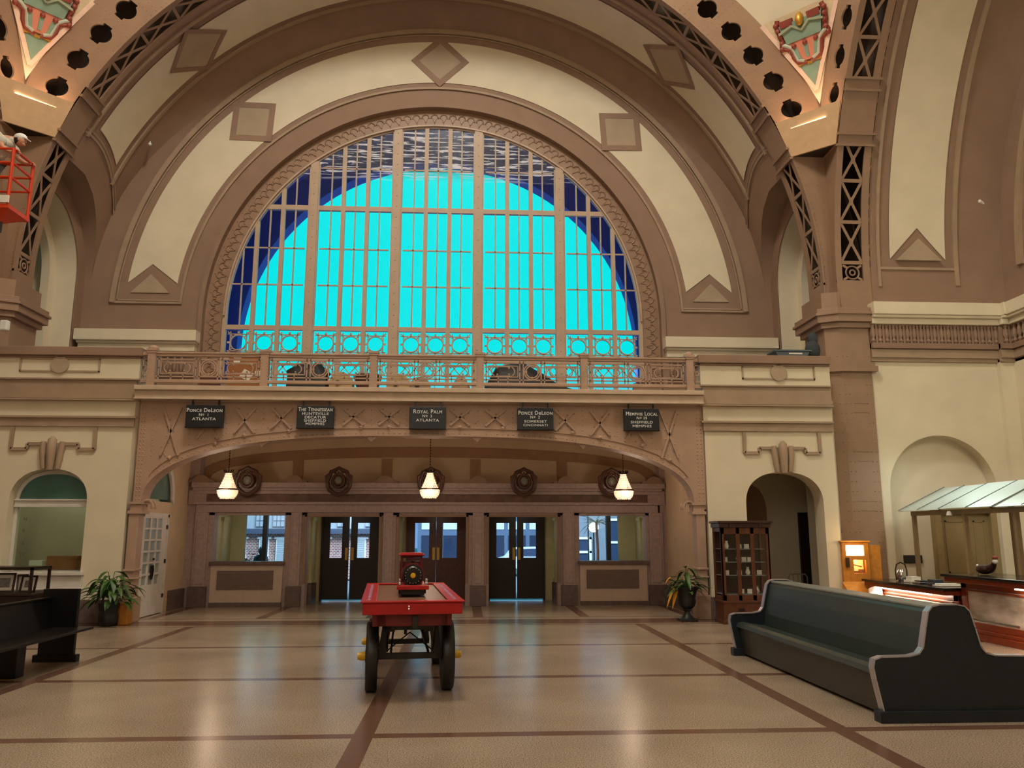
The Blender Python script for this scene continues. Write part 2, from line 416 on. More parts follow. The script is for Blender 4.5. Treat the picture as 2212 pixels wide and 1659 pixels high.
cl_ = struct('ceiling', vault_surface(TL, 17.85, 20.8, False), BROWN, smooth=True)
vault_trim(TL, lo_right, cl_, False)
# bottom frame and triangle of the right vault band
for T, par in ((TR, cr_), (TL, cl_)):
    for th in (lambda t: t,):
        q = MB().grid(lambda i, j: vpt(T, pi-zth(7.45+.06*j), 18.02+1.88*i, .05), 2, 1)
        build('rib_moulding', q, BROWN2, par)
        tri = MB().plate([[(18.975, 8.16), (18.45, 7.66), (19.5, 7.66)]], -8.87+.09, -8.87+.02, lambda a, d, z: T(d+ (1-cos(zth(z)))*R, a, z))
        build('triangle_inset', tri, BEIGE, par)
# lunette cylinders over the side niches + their scalloped moulding
for sgn in (-1, 1):
    mb = MB()
    def lf(i, j):
        ph = radians(101)*i; y = LUN[0]+LUN[2]*cos(ph); z = LUN[1]+LUN[2]*sin(ph)
        x1 = sqrt(max(0, R*R-(z-CZ)**2)) if z > CZ else R
        return (CX+sgn*(8.98+(x1-8.98)*j), y, z)
    mb.grid(lf, 40, 3); build('lunette_soffit', mb, BROWN, cb, smooth=True)
    for rr, w in ((2.86, .045), (2.95, .03)):
        mb = MB()
        def g(i, j):
            a = radians(38+(math.degrees(math.acos(-.42/rr))-38)*i); r_ = rr+w*j; y = LUN[0]+r_*cos(a); z = LUN[1]+r_*sin(a); q = R-.04
            return (CX+sgn*sqrt(q*q-(z-CZ)**2), y, z)
        mb.grid(g, 30, 1); build('lunette_moulding', mb, BROWN2, cb)
# ------------------------------------------------------------------ side walls of the back bay (arched niches)
def arch_poly(c, hw, z0, zs, top, n=24, p=2.0):
    pts = [(c+hw, z0)]
    for i in range(n+1):
        t = pi*i/n; cx_, sz_ = cos(t), sin(t)
        pts.append((c+hw*math.copysign(abs(cx_)**(2/p), cx_), zs+(top-zs)*abs(sz_)**(2/p)))
    pts.append((c-hw, z0)); return pts
for sgn, nm in ((-1, 'left'), (1, 'right')):
    Ts = lambda y, d, z, sgn=sgn: (CX+sgn*(8.98+d), y, z)
    a1 = arch_poly(18.58, 1.54, 4.45, 7.93, 9.6); a2 = arch_poly(18.58, 1.26, 4.45, 7.93, 9.28)
    outer = [(17.0, 4.45), (17.0, 10.4), (20.5, 10.4), (20.5, 4.45)]
    w = struct('wall_'+nm, MB().plate([clipx(outer+a1, 17.95)], 0, .04, Ts), BROWN)
    build('reveal', MB().plate([clipx(arch_poly(18.58, 1.6, 4.45, 7.93, 9.66)+a1[::-1], 17.95)], .03, .55, Ts), CREAM, w, smooth=True)
    build('inner_arch', MB().plate([clipx(arch_poly(18.58, 1.6, 4.45, 7.93, 9.66)+a2[::-1], 17.95)], .55, .75, Ts), CREAM, w, smooth=True)
    back = MB().box(1.3, 1.5, 17.9, 21, 4.45, 10, lambda d, y, z: Ts(y, d, z)); back.box(.75, 1.5, 20.2, 20.4, 4.45, 10, lambda d, y, z: Ts(y, d, z)); back.box(.0, 1.5, 17.9, 18.0, 4.45, 10, lambda d, y, z: Ts(y, d, z)) if False else back.box(.7, 1.5, 17.9, 21, 9.7, 10, lambda d, y, z: Ts(y, d, z))
    build('passage_wall', back, CREAM, w)
# ================================================================== WINDOW WALL
YW = 20.5
def circ(r, a0, a1, n=64): return [(r*cos(radians(a0+(a1-a0)*i/n)), CZ+r*sin(radians(a0+(a1-a0)*i/n))) for i in range(n+1)]
hole = [(5.93, 4.45)]+circ(5.93, 0, 180)+[(-5.93, 4.45)]
outl = [(-9.1, 4.45)]+[(-9.1, CZ)]+[(9.0*cos(radians(t))*1.005, CZ+9.0*sin(radians(t))) for t in range(174, 5, -3)]+[(9.1, CZ), (9.1, 4.45)]
wb = struct('wall_back', MB().plate([outl+hole], YW, YW+.35, TB), BROWN)
build('lower_wall', MB().box(-9.1, -6.3, 20.5, 20.8, 0, 4.45, TB).box(6.3, 9.1, 20.5, 20.8, 0, 4.45, TB), CREAM, wb)
def ringpanel(sg):
    a0 = math.degrees(math.asin((7.96-CZ)/7.93)); a1 = math.degrees(math.asin((7.96-CZ)/6.70))
    return a0, a1
a0, a1 = ringpanel(1)
pan = circ(7.93, a0, 180-a0, 90)+[(-7.3, 8.47)]+circ(6.70, 180-a1, a1, 90)+[(7.3, 8.47)]
build('cream_ring_panel', MB().plate([pan], YW-.02, YW+.01, TB), CREAM, wb)
for sg in (-1, 1):
    build('triangle_inset', MB().plate([[(sg*7.32, 8.2), (sg*7.80, 7.70), (sg*6.83, 7.70)]], YW-.03, YW, TB), BEIGE, wb)
    build('panel_bottom_moulding', MB().box(min(sg*6.5, sg*8.26), max(sg*6.5, sg*8.26), YW-.05, YW, 7.41, 7.46, TB).box(min(sg*6.56, sg*8.2), max(sg*6.56, sg*8.2), YW-.03, YW, 7.48, 7.52, TB), BROWN2, wb)
t_ = math.degrees(math.asin(.31/8.2))
build('ring_moulding', MB().arc(8.17, 8.30, YW-.07, YW, 2.1, 177.9, 100, TB).arc(8.12, 8.15, YW-.03, YW, 2.4, 177.6, 100, TB), BROWN2, wb, smooth=True)
build('ring_moulding', MB().arc(6.50, 6.56, YW-.05, YW, 2.8, 177.2, 100, TB), BROWN2, wb, smooth=True)
build('arch_roll', MB().arc(5.93, 6.05, YW-.10, YW, 0, 180, 100, TB).box(5.93, 6.05, YW-.1, YW, 4.45, CZ, TB).box(-6.05, -5.93, YW-.1, YW, 4.45, CZ, TB), BROWN, wb, smooth=True)
for t in (47.2, 90, 132.8):
    c = radians(t); rr = 7.34; o_ = (rr*cos(c), CZ+rr*sin(c)); er = (cos(c), sin(c)); et = (-sin(c), cos(c))
    def dq(a, b): return [(o_[0]+er[0]*a*p+et[0]*b*q, o_[1]+er[1]*a*p+et[1]*b*q) for p, q in ((1, 0), (0, 1), (-1, 0), (0, -1))]
    build('diamond_frame', MB().plate([dq(.77, .80)+[dq(.77, .80)[0]]+[dq(.55, .575)[0]]+dq(.55, .575)[::-1]], YW-.035, YW-.01, TB), BROWN, wb)
    build('diamond_inset', MB().plate([dq(.56, .58)], YW-.028, YW-.01, TB), BEIGE, wb)
# stone ledges beside the window
for sg in (-1, 1):
    x0, x1 = sorted((sg*5.95, sg*8.93))
    mb = MB().box(x0, x1, YW-.42, YW, 6.36, 6.64, TB).box(x0+.04, x1-.04, YW-.34, YW, 6.30, 6.36, TB)
    mb.box(x0+.06, x1-.06, YW-.28, YW, 6.12, 6.30, TB)
    l = struct('trim_1', mb, CREAM, bevel=.01)
    bb = MB()
    bb.box(x0+.1, x1-.1, YW-.1, YW, 5.55, 6.12, TB)
    k = int((x1-x0-.3)/.17)
    for i in range(k):
        xx = x0+.2+i*.17
        bb.lathe([(.02, 5.62), (.055, 5.7), (.06, 5.85), (.035, 5.95), (.05, 6.08)], (CX+xx, YW-.14, 0), 8)
    build('baluster_frieze', bb, BROWN, l, smooth=True)
# decorated cast band around the glass
mb = MB().arc(5.45, 5.93, YW+.1, YW+.2, 0, 180, 100, TB).box(5.45, 5.93, YW+.1, YW+.2, 4.45, CZ, TB).box(-5.93, -5.45, YW+.1, YW+.2, 4.45, CZ, TB)
dk = MB()
def orn(u, z, a):
    ca, sa = cos(a), sin(a)
    pts = []
    for i in range(9):
        q = -pi/2+pi*i/8; x, y = .12*cos(q), .10*sin(q); pts.append(TB(u+x*ca-y*sa, YW+.09, z+x*sa+y*ca))
    dk.tube(pts, .018, 5)
    dk.bar(TB(u-.12*ca, YW+.09, z-.12*sa), TB(u+.02*ca+.06*sa, YW+.09, z+.02*sa-.06*ca), .02)
    dk.bar(TB(u-.12*ca, YW+.09, z-.12*sa), TB(u+.02*ca-.06*sa, YW+.09, z+.02*sa+.06*ca), .02)
    dk.rivet(TB(u-.17*ca, YW+.1, z-.17*sa), (0, -1, 0), .025, .02); dk.rivet(TB(u+.17*ca, YW+.1, z+.17*sa), (0, -1, 0), .02, .02)
for i in range(72):
    a = pi*(i+.5)/72; orn(5.69*cos(a), CZ+5.69*sin(a), a)
for sg in (-1, 1):
    for i in range(10): orn(sg*5.69, CZ-.15-.25*i, 0 if sg > 0 else pi)
band = build('ornament_band', mb, STEEL, wb, smooth=True); build('cast_ornament', dk, STEEL, band, smooth=True)
# ------------------------------------------------------------------ the great window
WIN = build('window_1', MB().arc(5.36, 5.46, YW+.02, YW+.14, 0, 180, 96, TB).arc(5.40, 5.44, YW-.04, YW+.02, 0, 180, 96, TB).box(5.36, 5.46, YW+.02, YW+.14, 4.45, CZ, TB).box(-5.46, -5.36, YW+.02, YW+.14, 4.45, CZ, TB), FRAMEP, smooth=True)
WIN['kind'] = 'structure'
RG = 5.38
def ztop(u): return CZ+sqrt(max(0, RG*RG-u*u))
MU = (-3.28, -1.09, 1.09, 3.28)
f_ = MB()
for u in MU:
    zt = ztop(u)+.03
    f_.box(u-.11, u+.11, YW-.02, YW+.12, 4.45, zt, TB); f_.box(u-.14, u-.10, YW+.02, YW+.14, 4.45, zt-.05, TB); f_.box(u+.10, u+.14, YW+.02, YW+.14, 4.45, zt-.05, TB)
    z = 4.8
    while z < zt-.1: f_.rivet(TB(u, YW-.02, z), (0, -1, 0), .025, .014); z += .3
build('mullion', f_, FRAMEP, WIN)
zb = [4.5, 5.10, 6.02, 6.82, 8.0, 9.0, 10.13, 11.27]      # horizontal lines
hb = MB()
for z, h in ((4.52, .1), (6.08, .2), (6.84, .12), (10.13, .13)):
    w_ = sqrt(max(0, RG*RG-max(0, z-CZ)**2)); hb.box(-w_, w_, YW+.03, YW+.13, z-h/2, z+h/2, TB)
build('transom', hb, FRAMEP, WIN)
bays = [(-5.36, -3.42), (-3.14, -1.23), (-.95, .95), (1.23, 3.14), (3.42, 5.36)]
vb = MB(); gb = MB(); orn_b = MB(); glz = MB()
for b0, b1 in bays:
    w_ = (b1-b0)/3
    for k in (1, 2):
        u = b0+w_*k; vb.box(u-.055, u+.055, YW+.022, YW+.118, 4.45, ztop(u), TB)
    for k in range(3):
        u0, u1 = b0+w_*k+.05, b0+w_*(k+1)-.05; um = (u0+u1)/2
        gb.box(um-.018, um+.018, YW+.05, YW+.09, 6.9, ztop(um), TB)
        for z in (8.0, 9.0, 11.27):
            if z < max(ztop(u0), ztop(u1)):
                lim = sqrt(max(0, RG*RG-max(0, z-CZ)**2)); a, b = max(u0, -lim), min(u1, lim)
                if b > a: gb.box(a, b, YW+.05, YW+.09, z-.018, z+.018, TB)
        # circle-in-square grille
        zc, hh = 6.44, .29; hw = (u1-u0)/2
        for (px_, pz_, lx, lz) in ((um, zc+hh-.07, hw, .012), (um, zc-hh+.07, hw, .012)): orn_b.box(px_-lx, px_+lx, YW+.05, YW+.09, pz_-lz, pz_+lz, TB)
        for q in (-1, 1): orn_b.box(um+q*(hw-.07)-.012, um+q*(hw-.07)+.012, YW+.05, YW+.09, zc-hh, zc+hh, TB)
        orn_b.arc(.185, .215, YW+.04, YW+.1, 0, 360, 24, TB, (um, zc))
        for q in range(4):
            a = pi/2*q; a4 = a+pi/4
            orn_b.bar(TB(um+.2*cos(a), YW+.07, zc+.2*sin(a)), TB(um+(hw if q % 2 == 0 else hh)*cos(a), YW+.07, zc+(hw if q % 2 == 0 else hh)*sin(a)), .05, .04, (0, 1, 0))
            orn_b.bar(TB(um+.2*cos(a4), YW+.07, zc+.2*sin(a4)), TB(um+hw*math.copysign(1, cos(a4)), YW+.07, zc+hh*math.copysign(1, sin(a4))), .025, .03, (0, 1, 0))
        # lower panes with geometric leading
        orn_b.box(u0, u1, YW+.05, YW+.09, 5.62, 5.65, TB); orn_b.box(u0, u1, YW+.05, YW+.09, 4.88, 4.91, TB); orn_b.box(u0, u1, YW+.05, YW+.09, 5.86, 5.885, TB)
        orn_b.box(um-.012, um+.012, YW+.05, YW+.09, 4.5, 5.65, TB)
        orn_b.bar(TB(u0, YW+.07, 5.98), TB(um, YW+.07, 5.65), .025); orn_b.bar(TB(u1, YW+.07, 5.98), TB(um, YW+.07, 5.65), .025)
        orn_b.bar(TB(u0, YW+.07, 5.65), TB(um, YW+.07, 5.98), .025); orn_b.bar(TB(u1, YW+.07, 5.65), TB(um, YW+.07, 5.98), .025)
build('frame_bars', vb, FRAMEP, WIN); build('glazing_bars', gb, FRAMEP, WIN); build('grille', orn_b, FRAMEP, WIN)
gl = MB().plate([[(-5.4, 4.45)]+circ(5.4, 180, 0, 64)+[(5.4, 4.45)]], YW+.065, YW+.07, TB)
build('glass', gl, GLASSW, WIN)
# ================================================================== portico outside the window
po = [(-8, 4.2), (-8, 15.5), (8, 15.5), (8, 4.2), (6.05, 4.2)]+circ(6.05, 0, 180)+[(-6.05, 4.2)]
wp = struct('wall_outside', MB().plate([po], 24.0, 24.5, TB), BLUEW)
build('portico_vault', MB().arc(6.9, 7.2, 20.9, 24.0, 0, 180, 60, TB), BLUEW, wp, smooth=True)
build('portico_side', MB().box(-7.2, -6.9, 20.9, 24, 4.2, CZ, TB).box(6.9, 7.2, 20.9, 24, 4.2, CZ, TB), BLUEW, wp)
build('portico_floor', MB().box(-7.2, 7.2, 20.86, 24.5, 4.0, 4.2, TB), BLUEW, wp)
# ================================================================== STEEL ARCHES
def steel_arch(T, label, full=True):
    root = thing('steel_arch', T(0, 17.3, CZ), label, 'arch', 'riveted steel arches under the dome')
    web = MB(); ncell = 27; st = (180-2*27.2)/(ncell-1)
    for k in range(ncell):
        c = 27.2+st*k; lo_, hi_ = c-st/2, c+st/2
        ring = []
        def lim(t, r):
            t = radians(t); rr = r
            if abs(r*cos(t)) > 9.08: rr = 9.08/abs(cos(t))
            return (rr*cos(t), CZ+rr*sin(t))
        ring = [lim(lo_, 8.85), lim((lo_+hi_)/2, 8.85), lim(hi_, 8.85), lim(hi_, 10.1), lim((lo_+hi_)/2, 10.1), lim(lo_, 10.1)]
        tc_ = radians(c); er = (cos(tc_), sin(tc_)); et = (-sin(tc_), cos(tc_)); o_ = (9.42*er[0], CZ+9.42*er[1])
        hl = []
        for i in range(28):
            pass
        ha = math.acos(.12/.27); q1 = [(.27*cos(a), .205*sin(a)) for a in [ha*i/7 for i in range(8)]]+[(.12, .25)]
        for x, y in q1+[(-x, y) for x, y in q1[::-1]]+[(-x, -y) for x, y in q1[1:]]+[(x, -y) for x, y in q1[::-1][:-1]]:
            hl.append((o_[0]+er[0]*x+et[0]*y, o_[1]+er[1]*x+et[1]*y))
        web.plate([ring, hl], 17.1, 17.14, T)
        for tt in (lo_-.5, lo_+.5):
            for r in [8.95+.13*i for i in range(9)]:
                q = radians(tt)
                if abs(r*cos(q)) < 9: web.rivet(T(r*cos(q), 17.1, CZ+r*sin(q)), Vector(T(0, -1, 0))-Vector(T(0, 0, 0)), .018, .012)
        for r in (8.92,):
            for i in range(5):
                q = radians(lo_+st*(i+.5)/5); web.rivet(T(r*cos(q), 17.1, CZ+r*sin(q)), Vector(T(0, -1, 0))-Vector(T(0, 0, 0)), .016, .012)
    tl = 27.2-st/2
    for sg in (0, 1):
        loop = [(8.85*cos(radians(t)), CZ+8.85*sin(radians(t))) for t in [tl*i/10 for i in range(11)]]
        loop = [(8.75, 6.5), (8.85, CZ)]+loop[1:]+[(9.08, CZ+9.08*math.tan(radians(tl))), (9.08, 6.5)]
        if sg: loop = [(-a, b) for a, b in loop]
        web.plate([loop], 17.1, 17.14, T)
        nrm = Vector(T(0, -1, 0))-Vector(T(0, 0, 0))
        for i in range(34):
            z = 6.6+i*.14; th = math.asin(max(0, (z-CZ))/8.85) if z < CZ+8 else 0
            u = 8.85*cos(th)+.06; s_ = -1 if sg else 1
            if u < 9.0 and z < 11.2:
                web.rivet(T(s_*u, 17.1, z), nrm, .016, .012)
                if u < 8.7 and i % 3 == 0: web.rivet(T(s_*(u+.3), 17.1, z), nrm, .016, .012)
    for sg in (-1, 1): web.box(*sorted((sg*8.9, sg*9.2)), 17.145, 17.3, 10.9, 12.0, T)
    build('web_plate', web, STEEL, root)
    # soffit lattice: flanges, cross bars, X braces
    fl = MB().arc(8.82, 8.86, 17.06, 17.2, 0, 180, 96, T).arc(8.82, 8.86, 17.68, 17.84, 0, 180, 96, T)
    for sg in (-1, 1): fl.box(*sorted((sg*8.82, sg*8.86)), 17.06, 17.84, 6.45, 7.18, T)
    build('flange', fl, STEEL, root, smooth=True)
    la = MB()
    def sp(t, d, r=8.85): t = radians(t); return T(r*cos(t), d, CZ+r*sin(t))
    ths = [3.0, 9.0, 15.0, 21.0]+[28.4+6.16*i for i in range(21)]+[159, 165, 171, 177]
    for i, t in enumerate(ths):
        la.arc(8.83, 8.86, 17.18, 17.7, t-.25, t+.25, 1, T)
        if i < len(ths)-1:
            t2 = ths[i+1]
            if t2-t > 6.5:      # plated collar where the up-light box hangs
                la.arc(8.82, 8.85, 17.06, 17.84, t-.9, t2+.9, 6, T)
                for q in (t-1, t+.6, t2-.8, t2+.8): la.arc(8.76, 8.84, 17.02, 17.88, q, q+.35, 1, T)
                continue
            nrm = Vector(sp((t+t2)/2, 17.4, 1))-Vector(sp((t+t2)/2, 17.4, 0))
            la.bar(sp(t, 17.2), sp(t2, 17.68), .06, .015, nrm); la.bar(sp(t, 17.68), sp(t2, 17.2), .06, .015, nrm)
            m_ = (t+t2)/2; c = Vector(sp(m_, 17.44, 8.835)); a = Vector(sp(m_+1, 17.44))-Vector(sp(m_, 17.44)); la.bar(c-a.normalized()*.09, c+a.normalized()*.09, .09, .02, nrm)
    build('lattice', la, STEEL, root)
    for sg in (1, -1):
        ro = MB()
        tt = 1.5 if sg > 0 else 178.5
        c = Vector(sp(tt, 17.44, 8.84)); ax = Vector(sp(tt, 17.44, 1))-Vector(sp(tt, 17.44, 0)); dd = Vector(T(0, 1, 0))-Vector(T(0, 0, 0)); up = Vector((0, 0, 1))
        for r_, w in ((.15, .018), (.06, .018)): ro.tube([c+dd*r_*cos(a)+up*r_*sin(a) for a in [2*pi*i/20 for i in range(21)]], w, 5)
        for q in range(4):
            a = pi/4+pi/2*q; ro.bar(c+dd*.14*cos(a)+up*.14*sin(a), c+dd*.3*cos(a)+up*.24*sin(a), .05, .02, ax)
        build('rosette', ro, STEEL, root, smooth=True)
    build('shade_backing', MB().arc(9.75, 9.8, 17.15, 17.84, 0, 180, 96, T).arc(8.87, 10.1, 17.84, 17.88, 0, 180, 96, T).arc(10.1, 10.16, 17.12, 17.9, 27, 153, 96, T), DARKV, root, smooth=True)  # back web, top flange and backing, coloured dark for the unlit beam interior
    return root
steel_arch(TB, 'riveted steel arch with round holes spanning in front of the great arched window')
steel_arch(TR, 'steel lattice arch at the right, rising above the lit bar alcove')
steel_arch(TL, 'steel lattice arch at the far left edge, above the worker in the lift')
# ------------------------------------------------------------------ pendentives and dome
RS = sqrt(9.07**2+10.1**2)
def pend(q):
    z0, z1 = CZ+sqrt(10.1**2-9.07**2)+.001, CZ+10.1; mb = MB()
    def fn(i, j):
        z = z0+(z1-z0)*j; r = sqrt(RS*RS-(z-CZ)**2); lim = math.acos(min(1, 9.07/r)); a = lim+(pi/2-2*lim)*i+pi/2*q
        return (CX+r*cos(a), YC+r*sin(a), z)
    mb.grid(fn, 24, 24); return mb
for q in range(4): struct('ceiling', pend(q), CREAM, smooth=True)
dm = MB().grid(lambda i, j: (CX+9.1*cos(j*pi/2)*cos(2*pi*i), YC+9.1*cos(j*pi/2)*sin(2*pi*i), CZ+10.08+4.5*sin(j*pi/2)), 48, 12)
struct('ceiling', dm, CREAM, smooth=True)
struct('wall_front', MB().box(-13.6, 12.4, -1.6, -1.2, 0, 17.3), CREAM)
# ================================================================== RIGHT BAY (bar alcove)
YR = 16.9
hole = arch_poly(10.25, 1.19, 0, 2.52, 3.72, 30, 2.0)
wr = struct('wall_right', MB().plate([[(8.8, 0), (8.8, 7.2), (12.2, 7.2), (12.2, 0)]+hole], YR, YR+.3), CREAM)
build('niche_back', MB().box(8.8, 12.2, YR+.3, YR+.4, 0, 4.2), CREAM, wr)
build('upper_wall', MB().box(8.83, 12.2, YR-.02, YR, 6.6, 7.5), BROWN, wr)
build('corner_pilaster', MB().box(11.72, 12.2, YR-.12, YR, 0, 5.4).box(12.05, 12.2, YR-.6, YR, 0, 5.4), CREAM, wr)
build('end_wall', MB().box(12.1, 12.4, -2, YR+.3, 0, 17), BROWN, wr)
build('end_wall_dado', MB().box(12.04, 12.1, -2, YR, 0, 5.4), CREAM, wr)
# ring mouldings on the end wall, seen edge on at the right border
build('end_ring_moulding', MB().arc(8.15, 8.3, 12.02+YC-CX, 12.1+YC-CX, 2, 178, 60, TR).arc(6.5, 6.56, 12.04+YC-CX, 12.1+YC-CX, 2, 178, 60, TR), BROWN2, wr, smooth=True)
build('end_ring_panel', MB().plate([circ(7.93, 6, 174, 60)+circ(6.7, 173, 7, 60)], 12.07+YC-CX, 12.1+YC-CX, TR), CREAM, wr)
# cornice with baluster frieze
def cornice(x0, x1, y, off, name):
    mb = MB()
    m1 = MB(); m2 = MB(); m3 = MB()
    def seg(mbx, p, z0, z1):
        mbx.box(x0, x1-(0 if not off else p), y-p-off, y, z0, z1)
        if off: mbx.box(12.1-p, 12.1, -1, y, z0, z1)
    seg(m1, .34, 6.34, 6.62); seg(m1, .30, 6.28, 6.34); seg(m1, .22, 6.15, 6.28)
    seg(m2, .08, 5.6, 6.15); seg(m2, .15, 5.62, 5.74); seg(m3, .1, 5.42, 5.6); seg(m3, .06, 5.34, 5.42)
    return m1, m2, m3
m1, m2, m3 = cornice(8.86, 11.75, YR, 0, '')
n1, n2, n3 = cornice(11.72, 12.1, YR, .12, '')
for a, b in ((m1, n1), (m2, n2), (m3, n3)): a.add(b.v, b.f)
co = struct('trim_2', m1, CREAM, bevel=.012)
bb = MB(); x = 8.9
prof = [(.03, 5.74), (.055, 5.78), (.03, 5.84), (.06, 5.92), (.045, 6.02), (.03, 6.08), (.05, 6.14)]
while x < 12.0:
    bb.lathe([(r, z) for r, z in prof], (x, YR-.12-(.12 if x > 11.72 else 0), 0), 8); bb.box(x+.05, x+.1, YR-.14-(.12 if x > 11.72 else 0), YR, 5.74, 6.15); x += .155
y = YR-.35
while y > 9: bb.lathe(prof, (12.1-.12, y, 0), 8); y -= .155
build('frieze_back', m2, BROWN, co); build('baluster_frieze', bb, BROWN, co, smooth=True); build('lower_moulding', m3, BROWN2, co)
# niche door
d = MB(); d.box(10.2, 11.36, YR+.2, YR+.32, 0, 2.1)
dr = build('door_1', MB().box(10.06, 10.2, YR+.12, YR+.32, 0, 2.2).box(11.3, 11.44, YR+.12, YR+.32, 0, 2.2).box(10.06, 11.44, YR+.12, YR+.32, 2.06, 2.2), mat('olive_door_paint', (150, 128, 88), .6))
dr['kind'] = 'structure'
OL = mat('olive_door_leaf_paint', (142, 120, 82), .6)
build('door_leaf', MB().box(10.2, 11.3, YR+.22, YR+.27, 0, 2.06), OL, dr)
pn = MB()
for a, b, c_, e_ in ((10.32, 10.86, .8, 1.9), (10.95, 11.2, .8, 1.9), (10.32, 10.86, .12, .68), (10.95, 11.2, .12, .68)):
    pn.box(a, b, YR+.205, YR+.22, c_, c_+.03).box(a, b, YR+.205, YR+.22, e_-.03, e_).box(a, a+.03, YR+.205, YR+.22, c_, e_).box(b-.03, b, YR+.205, YR+.22, c_, e_)
build('panel_moulding', pn, OL, dr)
# left bay far wall (only a sliver shows)
struct('wall_left', MB().box(-13.8, -10.5, YR, YR+.3, 0, 7.3), CREAM)
struct('wall_left', MB().box(-13.9, -13.6, -2, YR+.3, 0, 17), BROWN)
# light switch panel and paper box on the niche wall
tag(build('wall_monitor', MB().box(9.38, 9.78, YR-.05+.3, YR+.3, 1.0, 1.17), BLACK, bevel=.01), 'small black flat screen on the cream wall behind the bar canopy post', 'screen')
# ================================================================== CORNER COLUMNS (riveted piers)
def column(sg, label):
    X = lambda u: CX+sg*u
    root = thing('riveted_column', (X(9.2), 17.2, 0), label, 'column', 'riveted corner columns')
    def prism(off, z0, z1):
        poly = [(8.72-off, 16.98-off*.4), (9.0-off*.4, 16.86-off), (9.67+off, 16.86-off), (9.67+off, 18.0+off), (8.72-off, 18.0+off)]
        mb = MB(); vs = [(X(a), b, z) for z in (z0, z1) for a, b in poly]; n = 5
        return mb.add(vs, [tuple(range(n))[::-1], tuple(range(n, 2*n))]+[(i, (i+1) % n, n+(i+1) % n, n+i) for i in range(n)])
    sh = prism(0, 0, 6.5)
    z = .2
    while z < 5.6:
        for u in (9.04, 9.14, 9.53, 9.62): sh.rivet((X(u), 16.86, z), (0, -1, 0), .02, .014)
        for t in (.25, .75): sh.rivet((X(8.72+.28*t), 16.98-.12*t, z), (-sg*.3, -.7, 0), .02, .014)
        z += .21
    for zz in (1.25, 2.3, 3.35, 4.4):
        sh.box(min(X(9.22), X(9.5)), max(X(9.22), X(9.5)), 16.85, 16.86, zz, zz+.012).box(min(X(9.2), X(9.52)), max(X(9.2), X(9.52)), 16.85, 16.86, zz-.2, zz-.188)
    build('shaft', sh, STEEL, root)
    cp = prism(.16, 6.2, 6.52); q = prism(.08, 6.08, 6.2); cp.add(q.v, q.f); q = prism(.20, 6.36, 6.42); cp.add(q.v, q.f)
    for i in range(9): cp.rivet((X(8.95+.1*i), 16.70, 6.47), (0, -1, 0), .016, .012)
    build('capital', cp, STEEL, root, bevel=.008)
    b = prism(.10, 5.1, 5.22); q = prism(.06, 5.22, 5.3); b.add(q.v, q.f); build('neck_moulding', b, STEEL, root)
    build('base', prism(.08, 0, .45), STONED, root)
    ft = prism(.02, 6.52, 6.9); build('leg_foot', ft, STEEL, root)
    return root
column(1, 'tall brown riveted steel column at right beside the lit wooden booth')
column(-1, 'brown riveted column at the far left edge below the lift worker')
# up-light boxes hung on the arches
def boxlight(sg, label):
    X = lambda x: x if sg > 0 else 2*CX-x
    root = thing('uplight_box', (X(7.8), 16.7, 10.2), label, 'light box', 'up-light boxes on the arches')
    a, b = (7.12, 17.05, 11.02), (8.19, 16.0, 11.06); c, d_ = (8.19, 16.36, 10.2), (7.45, 17.05, 10.2)
    pts = [(X(p[0]), p[1], p[2]) for p in (a, b, c, d_)]
    mb = MB(); n = Vector((sg*.707, .707, 0))*.04
    mb.add(pts+[tuple(Vector(p)+n) for p in pts], [(0, 1, 2, 3), (7, 6, 5, 4), (0, 4, 5, 1), (1, 5, 6, 2), (2, 6, 7, 3), (3, 7, 4, 0)])
    build('front_panel', mb, CREAMB, root)
    mb = MB(); pts = [(X(p[0]), p[1], 10.22) for p in ((7.45, 17.07), (8.21, 16.36), (8.22, 17.08))]
    mb.add(pts+[(p[0], p[1], 10.26) for p in pts], [(0, 1, 2), (5, 4, 3), (0, 3, 4, 1), (1, 4, 5, 2), (2, 5, 3, 0)])
    build('bottom_panel', mb, DARKV, root)  # underside coloured dark for the shadow below the box
    tb = MB().cyl((X(7.62), 16.75, 10.9), (X(7.92), 16.45, 10.93), .012, 8); build('lamp_tube', tb, EMW, root)
    l = bpy.data.lights.new('uplight', 'AREA'); l.shape = 'RECTANGLE'; l.size = .8; l.size_y = .22; l.energy = 27; l.color = (1, .66, .40)
    o = bpy.data.objects.new('uplight', l); COL.objects.link(o); o.location = (X(7.76), 16.66, 10.8)
    o.rotation_euler = (Vector((X(7.85), 16.75, 12.6))-Vector(o.location)).to_track_quat('-Z', 'Y').to_euler()
CREAMB = mat('tan_box_paint', (206, 170, 130), .7)
EMW = mat('warm_lamp_tube', (255, 224, 170), .5, emit=3, var=0)
boxlight(1, 'tan box hiding the warm up-lights, hung on the arch at upper right')
boxlight(-1, 'tan box hiding the warm up-lights, hung on the arch at upper left')
